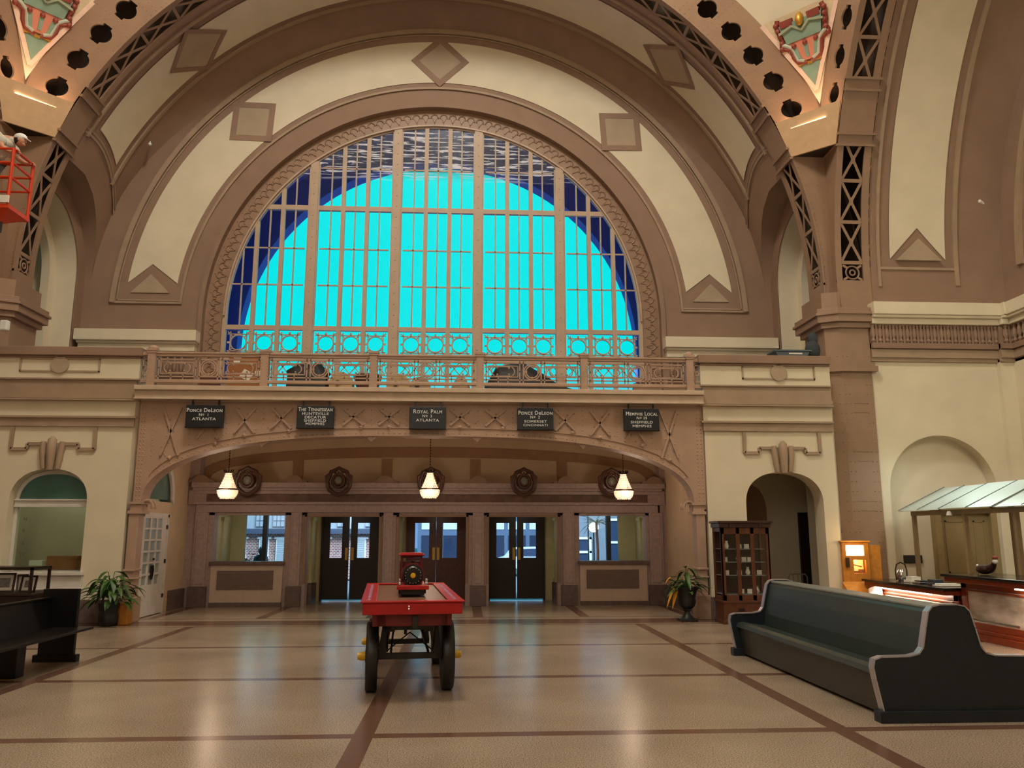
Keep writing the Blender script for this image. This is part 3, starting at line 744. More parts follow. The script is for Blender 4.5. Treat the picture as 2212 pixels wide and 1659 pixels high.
# painted plaster cartouches on the pendentives
def cartouche(sg, label):
    z0 = 11.9; dv = Vector((sg*.7071, .7071, 0)); tx = Vector((.7071*1, -.7071*sg, 0))
    if sg < 0: tx = Vector((.7071, .7071, 0))
    def P(x, h, out=0):
        zz = z0+h; r = sqrt(RS*RS-(zz-CZ)**2)
        p = Vector((CX, YC, 0))+dv*r+tx*x; n = Vector((-dv.x*r, -dv.y*r, CZ-zz)).normalized()
        q = Vector((p.x, p.y, zz)); k = x*x/(2*r)
        return q-dv*k+n*(out+.02)
    root = thing('painted_cartouche', P(0, 0), label, 'cartouche', 'painted cartouches at the dome corners')
    def strip_(pts, w, t=.03, o_=.02): 
        mb = MB(); nn = (P(0, .5, 1)-P(0, .5, 0))
        for a, b in zip(pts[:-1], pts[1:]): mb.bar(P(*a, o_), P(*b, o_), w, t, nn)
        return mb
    def poly(pts, o0, o1):
        mb = MB()
        tr = tessellate_polygon([[Vector((a, b, 0)) for a, b in pts]]); n = len(pts)
        mb.add([P(a, b, o1) for a, b in pts]+[P(a, b, o0) for a, b in pts], [tuple(t) for t in tr]+[(i, (i+1) % n, n+(i+1) % n, n+i) for i in range(n)])
        return mb
    PW = mat('pale_pink_border_paint', (232, 198, 176), .7); PT = mat('pale_field_paint', (206, 186, 150), .8)
    build('field', poly([(0, .02), (.86, 1.62), (.80, 1.68), (-.80, 1.68), (-.86, 1.62)], 0, .015), PT, root)
    build('border', strip_([(-.90, 1.66), (0, 0), (.90, 1.66)], .10), PW, root)
    build('leaf', poly([(0, .1), (.24, .56), (0, .62), (-.24, .56)], .02, .07), TEAL, root)
    build('gold_band', strip_([(-.27, .60), (-.1, .63), (0, .58), (.1, .63), (.27, .60)], .06, .08, .06), GOLD, root)
    sh = [(-.22, .66), (.22, .66), (.30, .85), (.40, 1.1), (-.40, 1.1), (-.30, .85)]
    build('shield', poly(sh, .03, .12), SALM, root)
    st = MB()
    for x in (-.18, 0, .18): q = poly([(x-.035, .72), (x+.035, .72), (x*1.4+.05, .98), (x*1.4-.05, .98)], .12, .14); st.add(q.v, q.f)
    build('stripe', st, TEAL, root)
    dt = MB()
    for x in (-.26, 0, .26): dt.ball(P(x, 1.02, .14), .06, 8, 5)
    each('boss', dt, CRIM, root, smooth=True)
    build('upper_field', poly([(-.40, 1.1), (.40, 1.1), (.50, 1.5), (-.50, 1.5)], .03, .14), TEAL, root)
    build('upper_frame', strip_([(-.52, 1.34), (-.2, 1.42), (0, 1.28), (.2, 1.42), (.52, 1.34)], .05, .1, .14), mat('sage_moulding_paint', (156, 160, 130), .6), root)
    up = MB()
    for a in (-.32, .32): q = poly([(a-.14, 1.44), (a+.14, 1.44), (a+.15, 1.58), (a-.15, 1.58)], .05, .16); up.add(q.v, q.f)
    each('panel', up, CRIM, root)
    gd = MB().ball(P(0, 1.5, .16), (.1, .1, .17), 10, 6); build('pendant', gd, GOLD, root, smooth=True)
    sc = MB(); sc2 = MB(); rb = MB()
    for s in (-1, 1):
        sc.tube([P(s*a, b, .1) for a, b in ((.10, .66), (.24, .72), (.27, .85), (.30, .98), (.42, 1.08), (.52, 1.12))], .045, 8)
        sc2.tube([P(s*a, b, .07) for a, b in ((.05, .62), (.25, .66), (.33, .8), (.36, .98), (.48, 1.02), (.55, 1.1), (.50, 1.2), (.54, 1.3), (.56, 1.5), (.52, 1.64))], .055, 8)
        for b_ in (1.04, 1.16, 1.3, 1.42, 1.54): rb.ball(P(s*(.54+.03*sin(b_*9)), b_, .1), .065, 8, 5)
    build('scroll', sc, mat('pale_scroll_paint', (186, 190, 172), .5), root, smooth=True); build('outer_scroll', sc2, CRIM, root, smooth=True); each('berry_string', rb, CRIM, root, smooth=True)
cartouche(1, 'salmon and teal painted plaster shield in the dome corner at upper right')
cartouche(-1, 'salmon and teal painted plaster shield in the dome corner at upper left')
# ================================================================== CORNER TOWERS flanking the vestibule
F0 = 15.95
def tower(sg):
    X = lambda u: CX+sg*u
    nm = 'right' if sg > 0 else 'left'
    def bx(mb, a, b, y0, y1, z0, z1): x0, x1 = sorted((X(a), X(b))); return mb.box(x0, x1, y0, y1, z0, z1)
    ui, uo = 5.62, (8.27 if sg > 0 else 9.6)
    c, hw = (7.19, .79) if sg > 0 else (7.08, .72)
    if sg > 0: L = [(X(ui), 0), (X(ui), 5.1), (X(uo), 5.1), (X(uo), 0)]+arch_poly(X(c), hw, 0, 2.2, 2.84, 30, 2.35); loops = [L]
    else: L = [(X(ui), 0), (X(ui), 5.1), (X(uo), 5.1), (X(uo), 0)]; loops = [L, arch_poly(X(c), hw, .93, 2.2, 2.84, 30, 2.35)]
    w = struct('wall_'+nm, MB().plate(loops, F0, F0+.45), CREAM)
    s = MB(); bx(s, ui, ui+.3, F0+.45, 17.2, 0, 4.45)
    s.bar((X(uo-.04), F0+.3, 2.55), (X(8.80), 17.05, 2.55), .05, 5.1); build('return_wall', s, CREAM, w)
    a = MB(); bx(a, ui-.10, uo, F0-.14, F0+.5, 5.04, 5.21); bx(a, ui-.06, uo, F0-.09, F0, 5.0, 5.04)
    t = struct('trim_3', a, BROWN, bevel=.012)
    a = MB(); bx(a, ui-.05, uo, F0-.05, F0+.1, 4.60, 5.0); build('parapet_panel', a, CREAM, t)
    a = MB(); bx(a, ui-.07, uo, F0-.08, F0, 4.57, 4.60); bx(a, ui-.02, uo, F0-.04, F0, 4.28, 4.57); bx(a, ui-.08, uo, F0-.10, F0, 4.20, 4.28); bx(a, ui-.11, uo, F0-.13, F0, 4.16, 4.19)
    build('brown_band', a, BROWN2, t)
    a = MB(); bx(a, ui-.02, uo, F0-.02, F0, 3.86, 4.16); build('plain_band', a, CREAM, t)
    a = MB(); bx(a, ui-.07, uo, F0-.09, F0, 3.82, 3.86); bx(a, ui-.03, uo, F0-.05, F0, 3.66, 3.82); build('lower_band', a, BROWN2, t)
    # oblong sunk panel with roundel
    cc, hh = c+.0, .76
    a = MB()
    for q in ((cc-hh, cc+hh, 5.0-.035+.0, 4.985), (cc-hh, cc+hh, 4.72, 4.75)): bx(a, q[0], q[1], F0-.07, F0-.05, min(q[2], q[3]), max(q[2], q[3]))
    for q in (cc-hh, cc+hh-.03): bx(a, q, q+.03, F0-.07, F0-.05, 4.72, 4.985)
    build('panel_moulding', a, BEIGE, t)
    build('roundel', MB().lathe([(.17, -.03), (.17, 0), (.12, 0), (.115, -.012), (.02, -.012)], (X(cc), F0-.06, 4.86), 28, 'y'), BEIGE, t, smooth=True)
    # stepped label moulding and keystone over the opening
    k = MB(); z1, z2, z3 = 3.64, 3.22, 3.32
    path = [(-.77, z1), (-.78, z2), (-.48, z2), (-.47, z3), (-.22, z3)]
    for m_ in (-1, 1):
        for p, q in zip(path[:-1], path[1:]): k.bar((X(c)-m_*p[0]*-1, F0-.02, p[1]), (X(c)+m_*q[0], F0-.02, q[1]), .06, .05, (0, 1, 0))
    build('label_moulding', k, BROWN2, w)
    ks = MB()
    for x0, x1, r, zt in ((-.17, -.13, .055, 3.36), (.17, .13, .055, 3.36)):
        ks.tube([(X(c)+x0*1.05, F0-.03, zt), (X(c)+x0, F0-.04, 3.2), (X(c)+x1, F0-.04, 2.84)], .055, 10, rs=[.05, .065, .05])
    ks.tube([(X(c), F0-.05, 3.46), (X(c), F0-.06, 3.40), (X(c), F0-.07, 3.2), (X(c), F0-.06, 2.82)], .08, 12, rs=[.03, .08, .09, .065])
    ks.box(X(c)-.2, X(c)+.2, F0-.02, F0, 3.0, 3.34)
    build('keystone', ks, BROWN2, w, smooth=True)
    b = MB(); 
    if sg > 0: bx(b, ui-.05, c-hw, F0-.1, F0, 0, .42); bx(b, c+hw, uo, F0-.1, F0, 0, .42)
    else: bx(b, ui-.05, uo, F0-.12, F0, 0, .42)
    bx(b, ui-.05, ui, F0, 16.0, 0, .42)
    st_ = struct('baseboard_'+nm, b, STONED, bevel=.01)
    return w
tl_w = tower(-1); tr_w = tower(1)
struct('floor', MB().box(-9.9, 7.4, 16.2, 17.3, 4.3, 4.45).box(-9.9, 8.2, 17.3, 20.6, 4.3, 4.45), STONE)
# passage behind the right opening
pw = struct('wall_right', MB().box(5.0, 9.6, 18.5, 18.6, 0, 3.3).box(9.5, 9.6, 17.5, 18.6, 0, 3.3).box(7.5, 8.0, 17.5, 17.55, 0, 3.3).box(8.0, 9.6, 17.5, 17.55, 0, 3.3), CREAM)
build('passage_ceiling', MB().box(5.0, 7.5, 16.4, 18.6, 3.1, 3.2).box(7.5, 9.6, 17.3, 18.6, 3.1, 3.2), CREAM, pw)
build('corridor_arch', MB().plate([arch_poly(6.5, .42, 0, 2.15, 2.75, 20)], 18.44, 18.5), BROWN, pw)
d2 = build('door_2', MB().box(7.66, 8.4, 18.42, 18.5, 0, 2.1), WOODD); d2['kind'] = 'structure'
d2b = MB().box(7.95, 8.05, 18.405, 18.42, 1.38, 1.42); build('door_sign', d2b, BLACK, d2)
# ================================================================== RIVETED GIRDER over the vestibule
YG = 15.98
UL, UR = -5.52, 5.60
def gz(u):                      # underside: flat three-centred arch
    a = abs(u)/5.36
    return 2.22+(3.53-2.22)*(max(0, 1-a**2.9))**(1/2.25)
gx0 = 5.36
low = [(CX+gx0*cos(pi*i/48), gz(gx0*cos(pi*i/48))) for i in range(49)]
G = thing('riveted_girder', (CX, YG, 2.2), 'brown riveted steel girder with a flat arched underside and raised X braces', 'girder')
gp = MB().plate([[(CX+5.60, 2.1), (CX+5.60, 4.17), (CX-5.52, 4.17), (CX-5.52, 2.1), (CX-gx0, 2.1)]+low[::-1]+[(CX+gx0, 2.1)]], YG, YG+.06)
def nrmk(p, r=.02, h=.014): gp.rivet(p, (0, -1, 0), r, h)
us = [-5.3+.107*i for i in range(100)]
for i, u in enumerate(us):
    if abs(u) < 5.2: nrmk((CX+u, YG, gz(u)+.05)); 
    if abs(u) < 5.05 and i % 2: nrmk((CX+u, YG, gz(u)+.26), .018)
for z in [2.2+.075*i for i in range(26)]:
    for u in (-5.47, -5.41, 5.47, 5.55): nrmk((CX+u, YG, z), .018)
build('web_plate', gp, STEELG, G)
ch = MB()
for a, b in zip(low[3:-4], low[4:-3]): ch.bar((a[0], YG-.012, a[1]+.155), (b[0], YG-.012, b[1]+.155), .016, .02, (0, 1, 0))
for a, b in zip(low[:-1], low[1:]): ch.bar((a[0], YG+.15, a[1]), (b[0], YG+.15, b[1]), .42, .03, (0, 0, 1) if abs(a[0]-CX) < 5 else (1, 0, 0))
build('lower_chord', ch, STEELG, G)
xb = MB(); dia = MB(); knees = [-4.90+.7*i for i in range(15)]
def xb_(a, b):
    xb.bar((a[0], YG-.018, a[1]), (b[0], YG-.018, b[1]), .042, .04, (0, 1, 0))
    v = Vector((b[0]-a[0], 0, b[1]-a[1])); n = max(2, int(v.length/.11)); v.normalize(); s = Vector((v.z, 0, -v.x))*.042
    for i in range(n):
        t = (i+.5)/n; p = Vector((a[0], YG, a[1]))*(1-t)+Vector((b[0], YG, b[1]))*t
        xb.rivet(p+(s if i % 2 else -s), (0, -1, 0), .018, .016)
for u in knees:
    if u > 5: continue
    zt, zb_ = 4.06, gz(u)+.21
    h = min(.62, zt-zb_); zl = zt-h if abs(u) < 4.3 else zb_; hw = .2 if abs(u) < 4.3 else .17
    xb_((CX+u-hw, zt), (CX+u+hw, zl)); xb_((CX+u+hw, zt), (CX+u-hw, zl))
    for q in (-.35, ):
        for z in [zl+.1*i for i in range(int((zt-zl)/.1)+1)]: xb.rivet((CX+u+q, YG, z), (0, -1, 0), .016, .012)
build('x_bracing', xb, STEELG, G)
for i in range(15):
    u = -4.9+.7*i; 
    dia.lathe([(.05, 0), (.045, -.02), (.0, -.05)], (CX+u+.15 if i % 2 else CX+u, YG-.005, gz(u)+.165), 6, 'y')
each('stud', dia, STEELG, G)
pn_ = MB()
for u in (-3.15, -1.05, 1.05, 3.15): pn_.box(CX+u-.14, CX+u+.14, YG-.03, YG+.1, gz(u)-.02, gz(u)+.1); pn_.add([(CX+u-.1, YG-.02, gz(u)-.02), (CX+u+.1, YG-.02, gz(u)-.02), (CX+u, YG-.02, gz(u)-.11), (CX+u-.1, YG+.1, gz(u)-.02), (CX+u+.1, YG+.1, gz(u)-.02), (CX+u, YG+.1, gz(u)-.11)], [(0, 1, 2), (5, 4, 3), (0, 3, 4, 1), (1, 4, 5, 2), (2, 5, 3, 0)])
each('pendant', pn_, STEELG, G)
for sg in (-1, 1):
    sc = MB(); pts = []
    for i in range(15):
        a = -.6+i/14*4.2; r = .12-.004*i; pts.append((CX+sg*(5.33-.12-r*cos(a)+.06), YG+.1, 2.16+r*sin(a)))
    sc.tube([(p[0], YG+.02, p[2]) for p in pts], .03, 6); sc.tube([(p[0], YG+.2, p[2]) for p in pts], .03, 6)
    x0, x1 = sorted((CX+sg*5.30, CX+sg*5.58)); sc.box(x0, x1, YG-.06, YG+.3, 2.0, 2.06).box(x0+.03, x1-.03, YG-.03, YG+.27, 2.06, 2.18).box(x0, x1, YG-.06, YG+.3, 2.18, 2.23)
    build('scroll_bracket', sc, STEELG, G, smooth=True)
    ps = MB(); x0, x1 = sorted((CX+sg*5.38, CX+sg*5.56))
    ps.box(x0, x1, YG-.03, YG+.25, .45, 2.0).box(x0-.02, x1+.02, YG-.06, YG+.28, .93, .97).box(x0-.02, x1+.02, YG-.06, YG+.28, .78, .81).box(x0-.04, x1+.04, YG-.12, YG+.32, 0, .45)
    build('pilaster', ps, STEELG, G, bevel=.008)
# fascia and coping of the balcony
fa = MB().box(CX-5.58, CX+5.58, YG-.26, YG+.3, 4.36, 4.45).box(CX-5.58, CX+5.58, YG-.20, YG+.2, 4.20, 4.36).box(CX-5.58, CX+5.58, YG-.23, YG, 4.18, 4.21)
struct('trim_4', fa, mat('light_tan_fascia_paint', (196, 174, 150), .6), bevel=.008)
# ------------------------------------------------------------------ balustrade
BL = thing('balustrade', (CX, YG-.03, 4.45), 'brown cast iron balcony railing with ring and oblong panels', 'railing')
YB = YG-.05
rl = MB().box(CX-5.4, CX+5.4, YB-.04, YB+.04, 5.06, 5.13).box(CX-5.4, CX+5.4, YB-.06, YB+.06, 5.11, 5.145); build('top_rail', rl, STEELG, BL, bevel=.006)
rl = MB().box(CX-5.4, CX+5.4, YB-.035, YB+.035, 4.53, 4.60); build('bottom_rail', rl, STEELG, BL, bevel=.015)
PX = [-6.16, -3.98, -1.85, .27, 2.37, 4.53]
for i, x in enumerate(PX):
    p = MB(); w_ = .075; p.box(x-w_, x+w_, YB-w_, YB+w_, 4.45, 5.12)
    for z in [4.55+.065*k for k in range(9)]:
        for q in (-.055, .055): p.rivet((x+q, YB-w_, z), (0, -1, 0), .012, .01)
    p.box(x-.09, x+.09, YB-.09, YB+.09, 5.12, 5.16).box(x-.1, x+.1, YB-.1, YB+.1, 5.16, 5.20)
    if i in (0, 5): p.lathe([(.1, 5.2), (.1, 5.23), (.06, 5.27), (.01, 5.29)], (x, YB, 0), 10)
    build('post', p, STEELG, BL)
def rpanel(x0, x1):
    mb = MB(); t = .012
    def bx(a, b, z0, z1): mb.box(a, b, YB-.014, YB+.014, z0, z1)
    for z in (5.005, 4.66): bx(x0, x1, z-t, z+t)
    L = x1-x0; cw = .36; m = (x0+x1)/2
    for x in (x0+.05, m-cw/2-.07, m-cw/2, m+cw/2, m+cw/2+.07, x1-.05): bx(x-t, x+t, 4.6, 5.06)
    mb.M = None
    for r_ in (.165, .125): mb.arc(r_-.012, r_+.012, YB-.016, YB+.016, 0, 360, 24, TX, (m, 4.832))
    for a in (0, 90, 180, 270):
        ca, sa = cos(radians(a)), sin(radians(a)); mb.bar((m+.1*ca, YB, 4.832+.1*sa), (m+.18*ca, YB, 4.832+.18*sa), .03, .02, (0, 1, 0))
    for a, b in ((x0+.09, m-cw/2-.11), (m+cw/2+.11, x1-.09)):
        for z in (4.72, 4.945): bx(a, b, z-.009, z+.009)
        for x in (a, b): bx(x-.009, x+.009, 4.72, 4.945)
        c1, c2 = a+.16, b-.16
        mb.arc(.085, .105, YB-.016, YB+.016, 110, 250, 12, TX, (c1, 4.832)); mb.arc(.085, .105, YB-.016, YB+.016, -70, 70, 12, TX, (c2, 4.832))
        bx(c1-.01, c2+.01, 4.92, 4.938); bx(c1-.01, c2+.01, 4.728, 4.746)
        for x in (c1+.02, c2-.02):
            for z in (4.9, 4.77): mb.rivet((x, YB-.01, z), (0, -1, 0), .022, .02)
        for x in (a+.2, b-.2): bx(x-.01, x+.01, 4.6, 4.72)
        for x in (a-.05, b+.03): bx(x, x+.02, 4.82, 4.845)
    return mb
for a, b in zip(PX[:-1], PX[1:]): build('railing_panel', rpanel(a+.075, b-.075), STEELG, BL)
for a, b in ((-6.36, -6.235), (4.605, 4.76)):
    m = MB().box(a, b, YB-.014, YB+.014, 4.99, 5.01).box(a, b, YB-.014, YB+.014, 4.65, 4.67).arc(.03, .05, YB-.014, YB+.014, 0, 360, 12, TX, ((a+b)/2, 4.83)).box(a+.02, a+.04, YB-.014, YB+.014, 4.53, 5.08).box(a, b, YB-.035, YB+.035, 4.53, 4.6).box(a, b, YB-.05, YB+.05, 5.07, 5.14)
    build('end_panel', m, STEELG, BL)
# ------------------------------------------------------------------ five hanging departure boards
NIGHT = mat('dark_slate_board', (20, 24, 30), .45, var=.1); LET = mat('white_lettering', (225, 225, 220), .6, var=0)
def N_(z, n, size=.076): return [('N', size, -.075, z, False, 1.05), ('o', size*.8, -.018, z+.014, False, 1), ('_', size*.8, -.018, z+.012, False, .9), (n, size, .07, z, False, 1.05)]
boards = [(-5.055, [('Ponce DeLeon', .108, 0, .335, True, .92)]+N_(.245, '1')+[('ATLANTA', .074, 0, .165, False, 1.25)], 'black board lettered Ponce DeLeon No 1 Atlanta'),
          (-2.935, [('The Tennessean', .108, 0, .37, True, .84), ('HUNTSVILLE', .07, 0, .285, False, 1.2), ('DECATUR', .07, 0, .215, False, 1.2), ('SHEFFIELD', .07, 0, .148, False, 1.2), ('MEMPHIS', .07, 0, .085, False, 1.2)], 'black board lettered The Tennessean Huntsville Decatur Sheffield Memphis'),
          (-.755, [('Royal Palm', .112, 0, .345, True, .95)]+N_(.255, '3')+[('ATLANTA', .074, 0, .172, False, 1.25)], 'black board lettered Royal Palm No 3 Atlanta'),
          (1.37, [('Ponce DeLeon', .108, 0, .335, True, .92)]+N_(.25, '2')+[('SOMERSET', .07, 0, .165, False, 1.25), ('CINCINNATI', .062, 0, .092, False, 1.25)], 'black board lettered Ponce DeLeon No 2 Somerset Cincinnati'),
          (3.495, [('Memphis Local', .108, 0, .335, True, .88)]+N_(.25, '35')+[('SHEFFIELD', .07, 0, .165, False, 1.25), ('MEMPHIS', .07, 0, .088, False, 1.25)], 'black board lettered Memphis Local No 35 Sheffield Memphis')]
for x, ln, lb in boards:
    r = thing('departure_board', (x, YG-.12, 3.64), lb+', hung on the girder', 'sign', 'departure boards on the girder')
    mb = MB().box(x-.355, x+.355, YG-.18, YG-.09, 3.64, 4.08).box(x-.365, x+.365, YG-.175, YG-.095, 3.635, 3.66)
    build('board', mb, NIGHT, r, bevel=.008)
    hk = MB()
    for q in (-.25, .25): hk.box(x+q-.012, x+q+.012, YG-.14, YG-.10, 4.08, 4.18).box(x+q-.03, x+q+.03, YG-.09, YG, 3.80, 3.84)
    each('hanger', hk, BLACK, r)
    text('lettering', ln, LET, r, lambda a, b, c, x=x: (x+a, YG-.182-c, 3.64+b))
# ================================================================== VESTIBULE
YS = 19.1
VP = mat('vestibule_plaster', (204, 180, 150), .85, scale=2)
vw = struct('wall_back', MB().box(CX-5.9, CX+5.9, 19.5, 19.6, 2.2, 4.3), VP)
struct('wall_left', MB().plate([[(16.25, 0), (16.25, 4.3), (19.6, 4.3), (19.6, 0)], arch_poly(17.2, .86, 2.28, 2.35, 3.2, 24)], 0, .08, lambda y, d, z: (CX-5.52-d, y, z)), VP)
struct('wall_right', MB().box(CX+5.55, CX+5.65, 16.25, 19.6, 0, 4.3), VP)
# upper back wall panels: arched band and piers painted darker
VB = mat('vestibule_band_paint', (160, 124, 96), .8)
pb = MB()
pts = [(5.45*cos(radians(t)), 2.74+.92*(max(0, sin(radians(t))))**.55) for t in range(0, 181, 4)]; pin = [(u*.955, 2.74+(z-2.74)*.74) for u, z in pts]
pb.plate([[(CX+u, z) for u, z in pts]+[(CX+u, z) for u, z in pin[::-1]]], 19.47, 19.5)
for u in (-3.15, -1.05, 1.05, 3.15): pb.box(CX+u-.12, CX+u+.12, 19.475, 19.5, 2.7, 3.38)
build('painted_band', pb, VB, vw)
struct('ceiling', MB().box(CX-5.9, CX+5.9, 16.3, 19.6, 4.15, 4.3), VP)
b = MB().box(CX-5.52, CX-5.46, 18.2, 19.2, 0, .42); struct('baseboard_left', b, STONED)
struct('baseboard_right', MB().box(CX+5.49, CX+5.55, 16.3, 19.2, 0, .42), STONED)
# stone screen with five bays
scr = struct('trim_5', MB().box(CX-5.42, CX+5.52, YS-.16, YS+.35, 2.66, 2.78).box(CX-5.40, CX+5.46, YS-.12, YS+.3, 2.60, 2.66).box(CX-5.36, CX+5.42, YS-.08, YS+.3, 2.52, 2.60), STONE, bevel=.01)
build('frieze', MB().box(CX-5.3, CX+5.36, YS-.02, YS+.3, 2.34, 2.52), mat('brown_frieze_stone', (108, 78, 66), .6, scale=5, var=.3), scr)
build('architrave', MB().box(CX-5.36, CX+5.40, YS-.10, YS+.3, 2.28, 2.34).box(CX-5.32, CX+5.36, YS-.05, YS+.3, 2.10, 2.28), STONE, scr, bevel=.008)
for x in (-6.12, 4.50):
    build('end_block', MB().box(x-.2, x+.2, YS-.06, YS+.3, 2.28, 2.60), STONE, scr)
pils = [(-6.14, -5.84), (-3.98, -3.74), (-1.88, -1.66), (.18, .44), (2.28, 2.55), (4.32, 4.64)]
for a, b_ in pils:
    p = MB().box(a, b_, YS-.06, YS+.3, .45, 2.10).box(a+.05, b_-.05, YS-.075, YS-.06, .5, 2.02)
    o = build('pilaster', p, STONE, scr, bevel=.008)
    build('plinth', MB().box(a-.05, b_+.05, YS-.12, YS+.3, 0, .45), STONED, o, bevel=.008)
# wall pieces beside pilasters / above openings
fill = MB()
fill.box(-6.5, -6.12, YS, YS+.3, 0, 4.2).box(4.6, 4.86, YS, YS+.3, 0, 4.2)
fill.box(-5.84, -5.72, YS, YS+.3, 0, 2.1).box(-4.12, -3.98, YS, YS+.3, 0, 2.1).box(-3.74, -3.62, YS, YS+.3, 0, 2.1).box(-1.98, -1.88, YS, YS+.3, 0, 2.1).box(-1.66, -1.52, YS, YS+.3, 0, 2.1).box(.02, .18, YS, YS+.3, 0, 2.1).box(.44, .56, YS, YS+.3, 0, 2.1).box(2.16, 2.28, YS, YS+.3, 0, 2.1).box(2.55, 2.67, YS, YS+.3, 0, 2.1).box(4.24, 4.32, YS, YS+.3, 0, 2.1)
for a, b_ in ((-5.84, -3.98), (-3.74, -1.88), (-1.66, .18), (.44, 2.28), (2.55, 4.32)): fill.box(a, b_, YS, YS+.3, 2.04, 2.12)
build('bay_lining', fill, STONE, scr)
fr = MB()
for a, b_ in ((-3.66, -1.94), (-1.56, .06), (.52, 2.20)):
    fr.box(a-.02, a+.04, YS-.03, YS+.02, .5, 2.06).box(b_-.04, b_+.02, YS-.03, YS+.02, .5, 2.06).box(a-.02, b_+.02, YS-.03, YS+.02, 2.0, 2.06)
build('door_surround', fr, BROWN, scr, bevel=.006)
# little pediment humps + carved wooden crests on the cornice
for i, x in enumerate((-6.05, -3.95, -1.86, .30, 2.36, 4.46)):
    h = MB().lathe([(.20, -.06), (.20, .0), (.15, .03)], (0, 0, 0), 24, 'y')
    pol = [(x+.2*cos(pi*k/16), 2.78+.17*sin(pi*k/16)) for k in range(17)]
    mb = MB().plate([pol], YS-.12, YS+.1); mb.plate([[(x-.3, 2.78), (x-.3, 2.82), (x-.17, 2.86), (x+.17, 2.86), (x+.3, 2.82), (x+.3, 2.78)]], YS-.1, YS+.08)
    tag(build('cornice_hump', mb, BROWN, bevel=.01), ['half round brown block on the cornice at its far left end', 'half round brown block on the cornice between the two left crests', 'half round brown block on the cornice left of the centre chandelier', 'half round brown block on the cornice right of the centre chandelier', 'half round brown block on the cornice between the two right crests', 'half round brown block on the cornice at its far right end'][i], 'ornament', 'half round blocks along the vestibule cornice')
lbs = ['carved dark wood crest half behind the left chandelier', 'carved dark wood crest above the left entrance doors', 'carved dark wood crest behind the centre chandelier', 'carved dark wood crest above the right entrance doors', 'carved dark wood crest behind the right chandelier']
def crest(x):
    y = YS-.18
    r = thing('carved_crest', (x, y, 2.5), '', 'crest', 'carved crests on the vestibule cornice')
    mb = MB().lathe([(.02, -.1), (.10, -.1), (.15, -.05), (.18, 0), (.17, .06)], (x, y, 2.82), 20, 'y')
    mb.tube([(x+.13*cos(a_), y-.08, 2.82+.15*sin(a_)) for a_ in [2*pi*i_/16 for i_ in range(17)]], .03, 6)
    build('boss', mb, WOODCV, r, smooth=True)
    sc = MB()
    for s in (-1, 1):
        sc.tube([(x+s*a, y-.03, b) for a, b in ((.08, 3.06), (.18, 3.02), (.22, 2.9), (.26, 2.82), (.25, 2.7), (.2, 2.6), (.1, 2.54))], .05, 8)
        sc.tube([(x+s*a, y-.04, b) for a, b in ((.22, 2.96), (.29, 2.92), (.28, 2.78), (.22, 2.72))], .035, 8)
    sc.tube([(x+a, y-.05, b) for a, b in ((-.2, 2.62), (-.1, 2.53), (0, 2.5), (.1, 2.53), (.2, 2.62))], .05, 8)
    sc.tube([(x+a, y-.05, b) for a, b in ((-.14, 3.03), (0, 3.11), (.14, 3.03))], .045, 8)
    for a in (-.07, 0, .07): sc.ball((x+a, y-.09, 2.98), (.03, .03, .06), 8, 5)
    build('scrollwork', sc, WOODCV, r, smooth=True)
    build('oval', MB().ball((x, y-.08, 2.83), (.085, .04, .1), 12, 8), mat('tarnished_silver_green', (118, 122, 104), .4) if 'tarnished_silver_green' not in bpy.data.materials else bpy.data.materials['tarnished_silver_green'], r, smooth=True)
    return r
c0 = crest(-4.97)
for i, x in enumerate((-4.97, -2.91, -.80, 1.36, 3.42)):
    o = c0 if i == 0 else copy_tree(c0)
    o.location.x = x; o['label'] = lbs[i]
# panelled dado under the two side windows
for s, (a, b_) in enumerate(((-5.72, -4.12), (2.67, 4.24))):
    d = struct('trim_6', MB().box(a, b_, YS-.04, YS+.3, .1, .92), mat('pale_dado_paint', (196, 176, 160), .7) if 'pale_dado_paint' not in bpy.data.materials else bpy.data.materials['pale_dado_paint'])
    build('sill', MB().box(a-.04, b_+.04, YS-.1, YS+.35, .92, 1.0), STONED, d, bevel=.008)
    build('dark_panel', MB().box(a+.15, b_-.2, YS-.06, YS-.04, .38, .80), mat('taupe_panel_paint', (116, 96, 88), .7) if 'taupe_panel_paint' not in bpy.data.materials else bpy.data.materials['taupe_panel_paint'], d)
    build('skirting', MB().box(a, b_, YS-.07, YS, 0, .1), STONED, d)
# lobby behind the screen: cream-yellow jambs with pilasters, outer wall with doors
YD = 20.6
JAM = mat('yellow_cream_jamb_paint', (196, 186, 142), .75)
jm = struct('wall_back', MB().box(-6.5, -5.4, YD, YD+.1, 0, 2.3).box(-4.45, -3.55, YD, YD+.1, 0, 2.3).box(-2.13, -1.46, YD, YD+.1, 0, 2.3).box(.02, .59, YD, YD+.1, 0, 2.3).box(2.0, 2.85, YD, YD+.1, 0, 2.3).box(3.87, 5.1, YD, YD+.1, 0, 2.3).box(2.85, 3.87, YD, YD+.1, 0, .5).box(-6.5, 5.1, YD, YD+.1, 2.13, 2.4).box(-5.4, -4.45, YD, YD+.1, 0, .45), JAM)
sp_ = MB()
for x in (-5.80, -3.72, -1.62, .46, 2.30, 4.36): sp_.box(x-.06, x+.06, YS+.3, YD, 0, 2.2)
sp_.box(-6.5, 5.1, YS+.3, YD, 2.16, 2.3)
build('partition', sp_, JAM, jm)
pj = MB()
